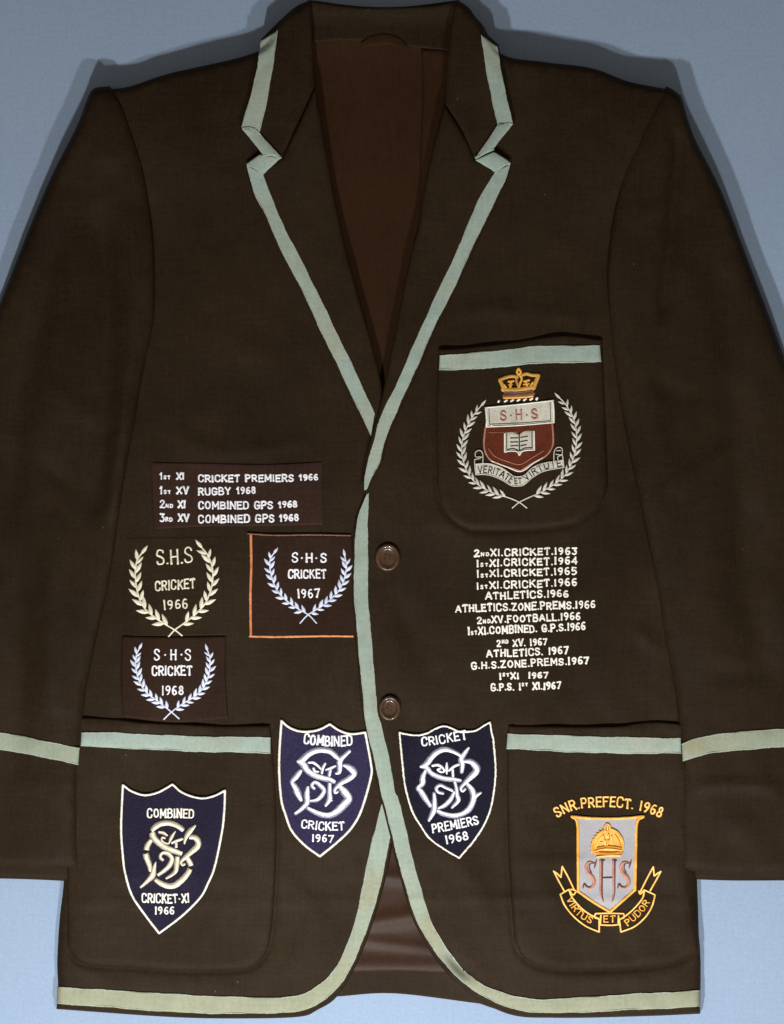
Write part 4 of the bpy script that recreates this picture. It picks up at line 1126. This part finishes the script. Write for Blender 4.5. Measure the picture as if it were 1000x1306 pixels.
# crown
t = Thread(HC, .5)
for s, w, mi in (([(378, 318), (510, 312), (645, 296)], 4.2, 1), ([(375, 338), (510, 334), (640, 322)], 2.0, 2), ([(365, 262), (510, 262), (645, 240)], 4.0, 0), ([(380, 290), (510, 288), (648, 270)], 2.0, 1),
                 ([(340, 172), (362, 220), (378, 270)], 3.4, 0), ([(692, 132), (668, 190), (645, 255)], 3.6, 0),
                 ([(340, 172), (400, 150), (455, 140), (500, 150)], 3.0, 0), ([(530, 135), (580, 118), (630, 130), (692, 132)], 3.0, 0),
                 ([(510, 70), (496, 98), (510, 126), (532, 104), (514, 72)], 2.0, 2), ([(505, 130), (490, 170), (500, 210), (512, 245)], 2.2, 0), ([(520, 130), (540, 165), (524, 205), (512, 245)], 2.0, 2),
                 ([(418, 190), (466, 184)], 2.0, 2), ([(442, 186), (436, 240)], 2.0, 2), ([(560, 188), (608, 176)], 2.0, 2), ([(575, 182), (588, 224)], 2.0, 2), ([(556, 216), (606, 206)], 1.8, 0), ([(420, 220), (452, 214)], 1.6, 0),
                 ([(378, 218), (396, 244)], 1.8, 2), ([(640, 196), (622, 222)], 1.8, 2)):
    t.stroke(ZC(s), w * 1.5, mi=mi)
t.build('crown', [M['oldgold'], M['rust'], M['gold']], cb)
t = Thread(HC, .5)
for i in range(7):
    x = 325 + i * 58
    y = 368 - i * 4
    t.stroke(ZC([(x, y + 8), (x + (8 if i in (0, 6) else 22), y - 6)]), 2.8 if i != 6 else 3.4, mi=0)
t.build('pearls', [M['ivory']], cb)
# motto scroll
ZS = zoomed(590, 560, 6.667)
topc = [(108, 212), (180, 208), (250, 214), (345, 252), (430, 312), (480, 318), (528, 305), (600, 240), (700, 202), (852, 178)]
botc = [(112, 302), (180, 300), (250, 312), (330, 344), (415, 394), (470, 398), (522, 388), (600, 322), (700, 270), (862, 240)]
sc = shell('scroll', outline(ZS(topc), ZS([topc[-1], botc[-1]]), ZS(botc[::-1]), ZS([botc[0], topc[0]]), step=2), drape(HC, .6), M['whitefelt'], cb, grid=3, thick=.5, roll=.8, skirt=1.2, rings=(0.6,))
t = Thread(drape(HC, .6), .3)
for s in (topc, botc, [(102, 172), (104, 230), (112, 302)], [(848, 130), (856, 180), (862, 240)], [(172, 205), (172, 130), (150, 96), (112, 108), (112, 150), (152, 148)], [(104, 172), (140, 165), (165, 150)],
          [(776, 190), (780, 105), (808, 70), (845, 78), (844, 130), (795, 128)], [(800, 98), (835, 96)], [(848, 132), (810, 150), (812, 180)], [(425, 312), (415, 390)], [(528, 306), (525, 388)]):
    t.stroke(ZS(s), 1.3)
t.build('scroll_edge', [M['silver']], sc)
tt = Thread(drape(HC, .8), .3)
stitch_text(tt, 'VERITATE', ZS([(130, 292), (200, 290), (260, 302), (340, 338), (412, 380)]), 9.6, 1.15, gap=.16, bulge=.6)
stitch_text(tt, 'ET', ZS([(440, 384), (505, 380)]), 7.6, 1.1, gap=.2, bulge=.6)
stitch_text(tt, 'VIRTUTE', ZS([(540, 362), (600, 312), (700, 260), (846, 232)]), 8.6, 1.15, gap=.16, bulge=.6)
tt.build('motto', [M['dark']], sc)

# ------------------------------------------------------------------ prefect badge
HF = drape(HPR, 0.5)
pb = hub('prefect_badge', 'gold stitched senior prefect badge with crown and pale grey shield on the pocket')
ZP = zoomed(680, 990, 5.0)
ZR = zoomed(690, 1100, 5.882)
line(pb, HF, 'SNR.PREFECT. 1968', ZP([(152, 268), (205, 240), (280, 212), (380, 200), (490, 197), (600, 206), (690, 222), (760, 244), (815, 268)]), 13.8, 2.5, M['yellow'], gap=.17)
shell('crest_shield', outline(ZP([(250, 256), (380, 268), (560, 268), (702, 256)]), ZP([(702, 256), (662, 300), (655, 500), (652, 722)]), ZP([(652, 722), (490, 866)]), ZP([(490, 866), (290, 732)]), ZP([(290, 732), (286, 500), (282, 300), (250, 256)]), step=3), drape(HF, .8), M['greyfelt'], pb, grid=4, thick=.6, roll=1, skirt=1.4)
t = Thread(drape(HF, .8), .3)
for s in ([(246, 256), (380, 268), (560, 268), (705, 256)], [(705, 256), (662, 300), (655, 500), (650, 724)], [(652, 722), (575, 790), (490, 866)], [(492, 866), (390, 806), (288, 734)], [(288, 738), (286, 500), (282, 300), (246, 256)]):
    t.stroke(ZP(s), 3.6, mi=0, jag=.08)
    t.stroke([(x + .2, y + .9) for x, y in ZP(s)], 1.5, mi=1, lift=.2, jag=.12)
t.build('shield_edge', [M['gold'], M['yellow']], pb)
# crown
ZK = zoomed(740, 1040, 12.5)
hk = drape(HF, 1.2)
shell('crown_cap', outline(ZK([(205, 580), (210, 440), (270, 320), (370, 240), (430, 215), (500, 225), (600, 280), (660, 380), (685, 480), (665, 560)]), ZK([(665, 560), (650, 650), (460, 665), (265, 665)]), ZK([(265, 665), (205, 580)]), step=1.5), hk, M['gold'], pb, grid=2.5, thick=.8, roll=1.2, skirt=1.2, rings=(0.6, 1.3))
t = Thread(hk, .6)
for s, w, mi in (([(195, 590), (190, 470), (235, 360), (310, 280), (380, 240)], 3.0, 2), ([(490, 215), (580, 255), (650, 340), (685, 440), (678, 540)], 2.6, 2), ([(250, 590), (450, 605), (660, 590)], 4.6, 1), ([(235, 575), (330, 545), (450, 535), (560, 545), (670, 560)], 2.2, 0), ([(262, 660), (450, 640), (648, 640)], 2.4, 0),
                 ([(270, 520), (440, 490), (650, 520)], 2.6, 1), ([(420, 140), (395, 180), (400, 240), (440, 260), (470, 230), (470, 160), (430, 135)], 2.6, 2), ([(440, 170), (435, 230)], 2.2, 0), ([(430, 280), (420, 330), (440, 360), (450, 300)], 1.8, 0),
                 ([(400, 400), (400, 470)], 2.6, 0), ([(445, 395), (430, 470)], 2.4, 2), ([(500, 330), (510, 460)], 2.4, 0), ([(560, 300), (620, 400), (650, 500)], 1.2, 1), ([(530, 250), (600, 310), (660, 420)], 1.4, 0), ([(320, 430), (360, 430), (330, 470)], 1.4, 0), ([(260, 500), (290, 400), (360, 320)], 1.6, 0), ([(455, 265), (470, 390)], .9, 1), ([(375, 300), (385, 380)], .9, 1)):
    t.stroke(ZK(s), w, mi=mi, lift=.3 if mi != 1 else 0)
for i in range(9):
    a = math.radians(175 + i * 11)
    x, y = 430 + 245 * math.cos(a), 545 + 330 * math.sin(a)
    t.stroke(ZK([(x, y), (x - 26 * -math.cos(a), y + 16 * math.sin(a))]), 1.2, mi=2)
t.build('crown', [M['yellow'], M['amber'], M['gold']], pb)
# letters S H S
t = Thread(drape(HF, .9), .3)
for s, mi in (([(328, 30, 5), (355, 12, 8)], 0),):
    pass
def serif_s(x0, x1):
    def q(pts):
        return ZP([(x0 + (x1 - x0) * u, 540 + 175 * v, w * 1.25) for u, v, w in pts])
    t.stroke(q([(.88, .10, 8), (.62, .05, 12), (.38, .08, 16), (.22, .24, 18), (.36, .44, 20), (.66, .58, 22), (.82, .76, 20), (.72, .92, 16), (.45, .98, 12), (.18, .93, 9)]), mi=0)
    t.stroke(q([(.80, .08, 8), (.55, .10, 7), (.46, .26, 6), (.62, .44, 6)]), mi=1, lift=.4)
    t.stroke(q([(1.0, -.02, 5), (.90, .14, 9), (.84, .26, 5)]), mi=1, lift=.4)
    t.stroke(q([(.0, 1.0, 5), (.08, .84, 8), (.30, .95, 9), (.55, .97, 8), (.72, .92, 5)]), mi=1, lift=.4)
serif_s(318, 404)
serif_s(540, 626)
t.stroke(ZP([(430, 535, 16), (430, 660, 15), (430, 740, 14), (446, 802, 8)]), mi=0)
t.stroke(ZP([(441, 535, 12), (440, 660, 9), (440, 750, 8), (448, 800, 5)]), mi=1, lift=.4)
t.stroke(ZP([(510, 535, 16), (512, 660, 15), (514, 740, 13), (502, 802, 7)]), mi=0)
t.stroke(ZP([(521, 535, 12), (520, 660, 8), (520, 740, 8), (508, 795, 5)]), mi=1, lift=.4)
t.stroke(ZP([(425, 537, 8), (455, 537, 8)]), mi=1, lift=.4)
t.stroke(ZP([(505, 537, 8), (532, 537, 8)]), mi=1, lift=.4)
t.stroke(ZP([(445, 648, 9), (505, 646, 9)]), mi=1, lift=.2)
t.build('initials', [M['pink'], M['maroon']], pb)
# ribbon scroll
t = Thread(HF, .5)
for s in ([(95, 62), (135, 140), (175, 212)], [(95, 62), (122, 82), (150, 110)], [(150, 110), (160, 28)], [(160, 28), (205, 110), (250, 205)],
          [(145, 238), (210, 200)], [(210, 200), (235, 262), (300, 338), (370, 390), (436, 420)], [(145, 238), (180, 322), (250, 408), (340, 478), (436, 520)], [(437, 420), (437, 520)], [(210, 200), (240, 242), (266, 214)], [(225, 200), (250, 205), (266, 214)],
          [(900, 65), (862, 135), (820, 210)], [(900, 65), (875, 80), (850, 100)], [(850, 100), (843, 30)], [(843, 30), (795, 120), (745, 220)],
          [(857, 242), (775, 205)], [(775, 205), (765, 260), (720, 322), (650, 388), (588, 428)], [(857, 242), (832, 330), (780, 412), (700, 480), (602, 520)], [(588, 428), (600, 520)], [(775, 205), (745, 236), (735, 212)],
          [(410, 382), (520, 380), (620, 382)], [(442, 466), (520, 470), (590, 464)], [(410, 382), (402, 410), (440, 424)], [(620, 382), (625, 410), (590, 424)], [(450, 395), (445, 460)], [(582, 398), (580, 455)]):
    t.stroke(ZR(s), 2.3, bulge=1.0)
t.build('scroll_edge', [M['yellow']], pb)
line(pb, HF, 'VIRTUS', ZR([(188, 268), (210, 318), (262, 388), (322, 432), (375, 462)]), 9.0, 1.7, M['gold'], gap=.2)
line(pb, HF, 'ET', ZR([(466, 452), (562, 450)]), 9.5, 1.7, M['gold'], gap=.25)
line(pb, HF, 'PUDOR', ZR([(650, 480), (712, 430), (770, 372), (822, 298)]), 9.0, 1.7, M['gold'], gap=.2)
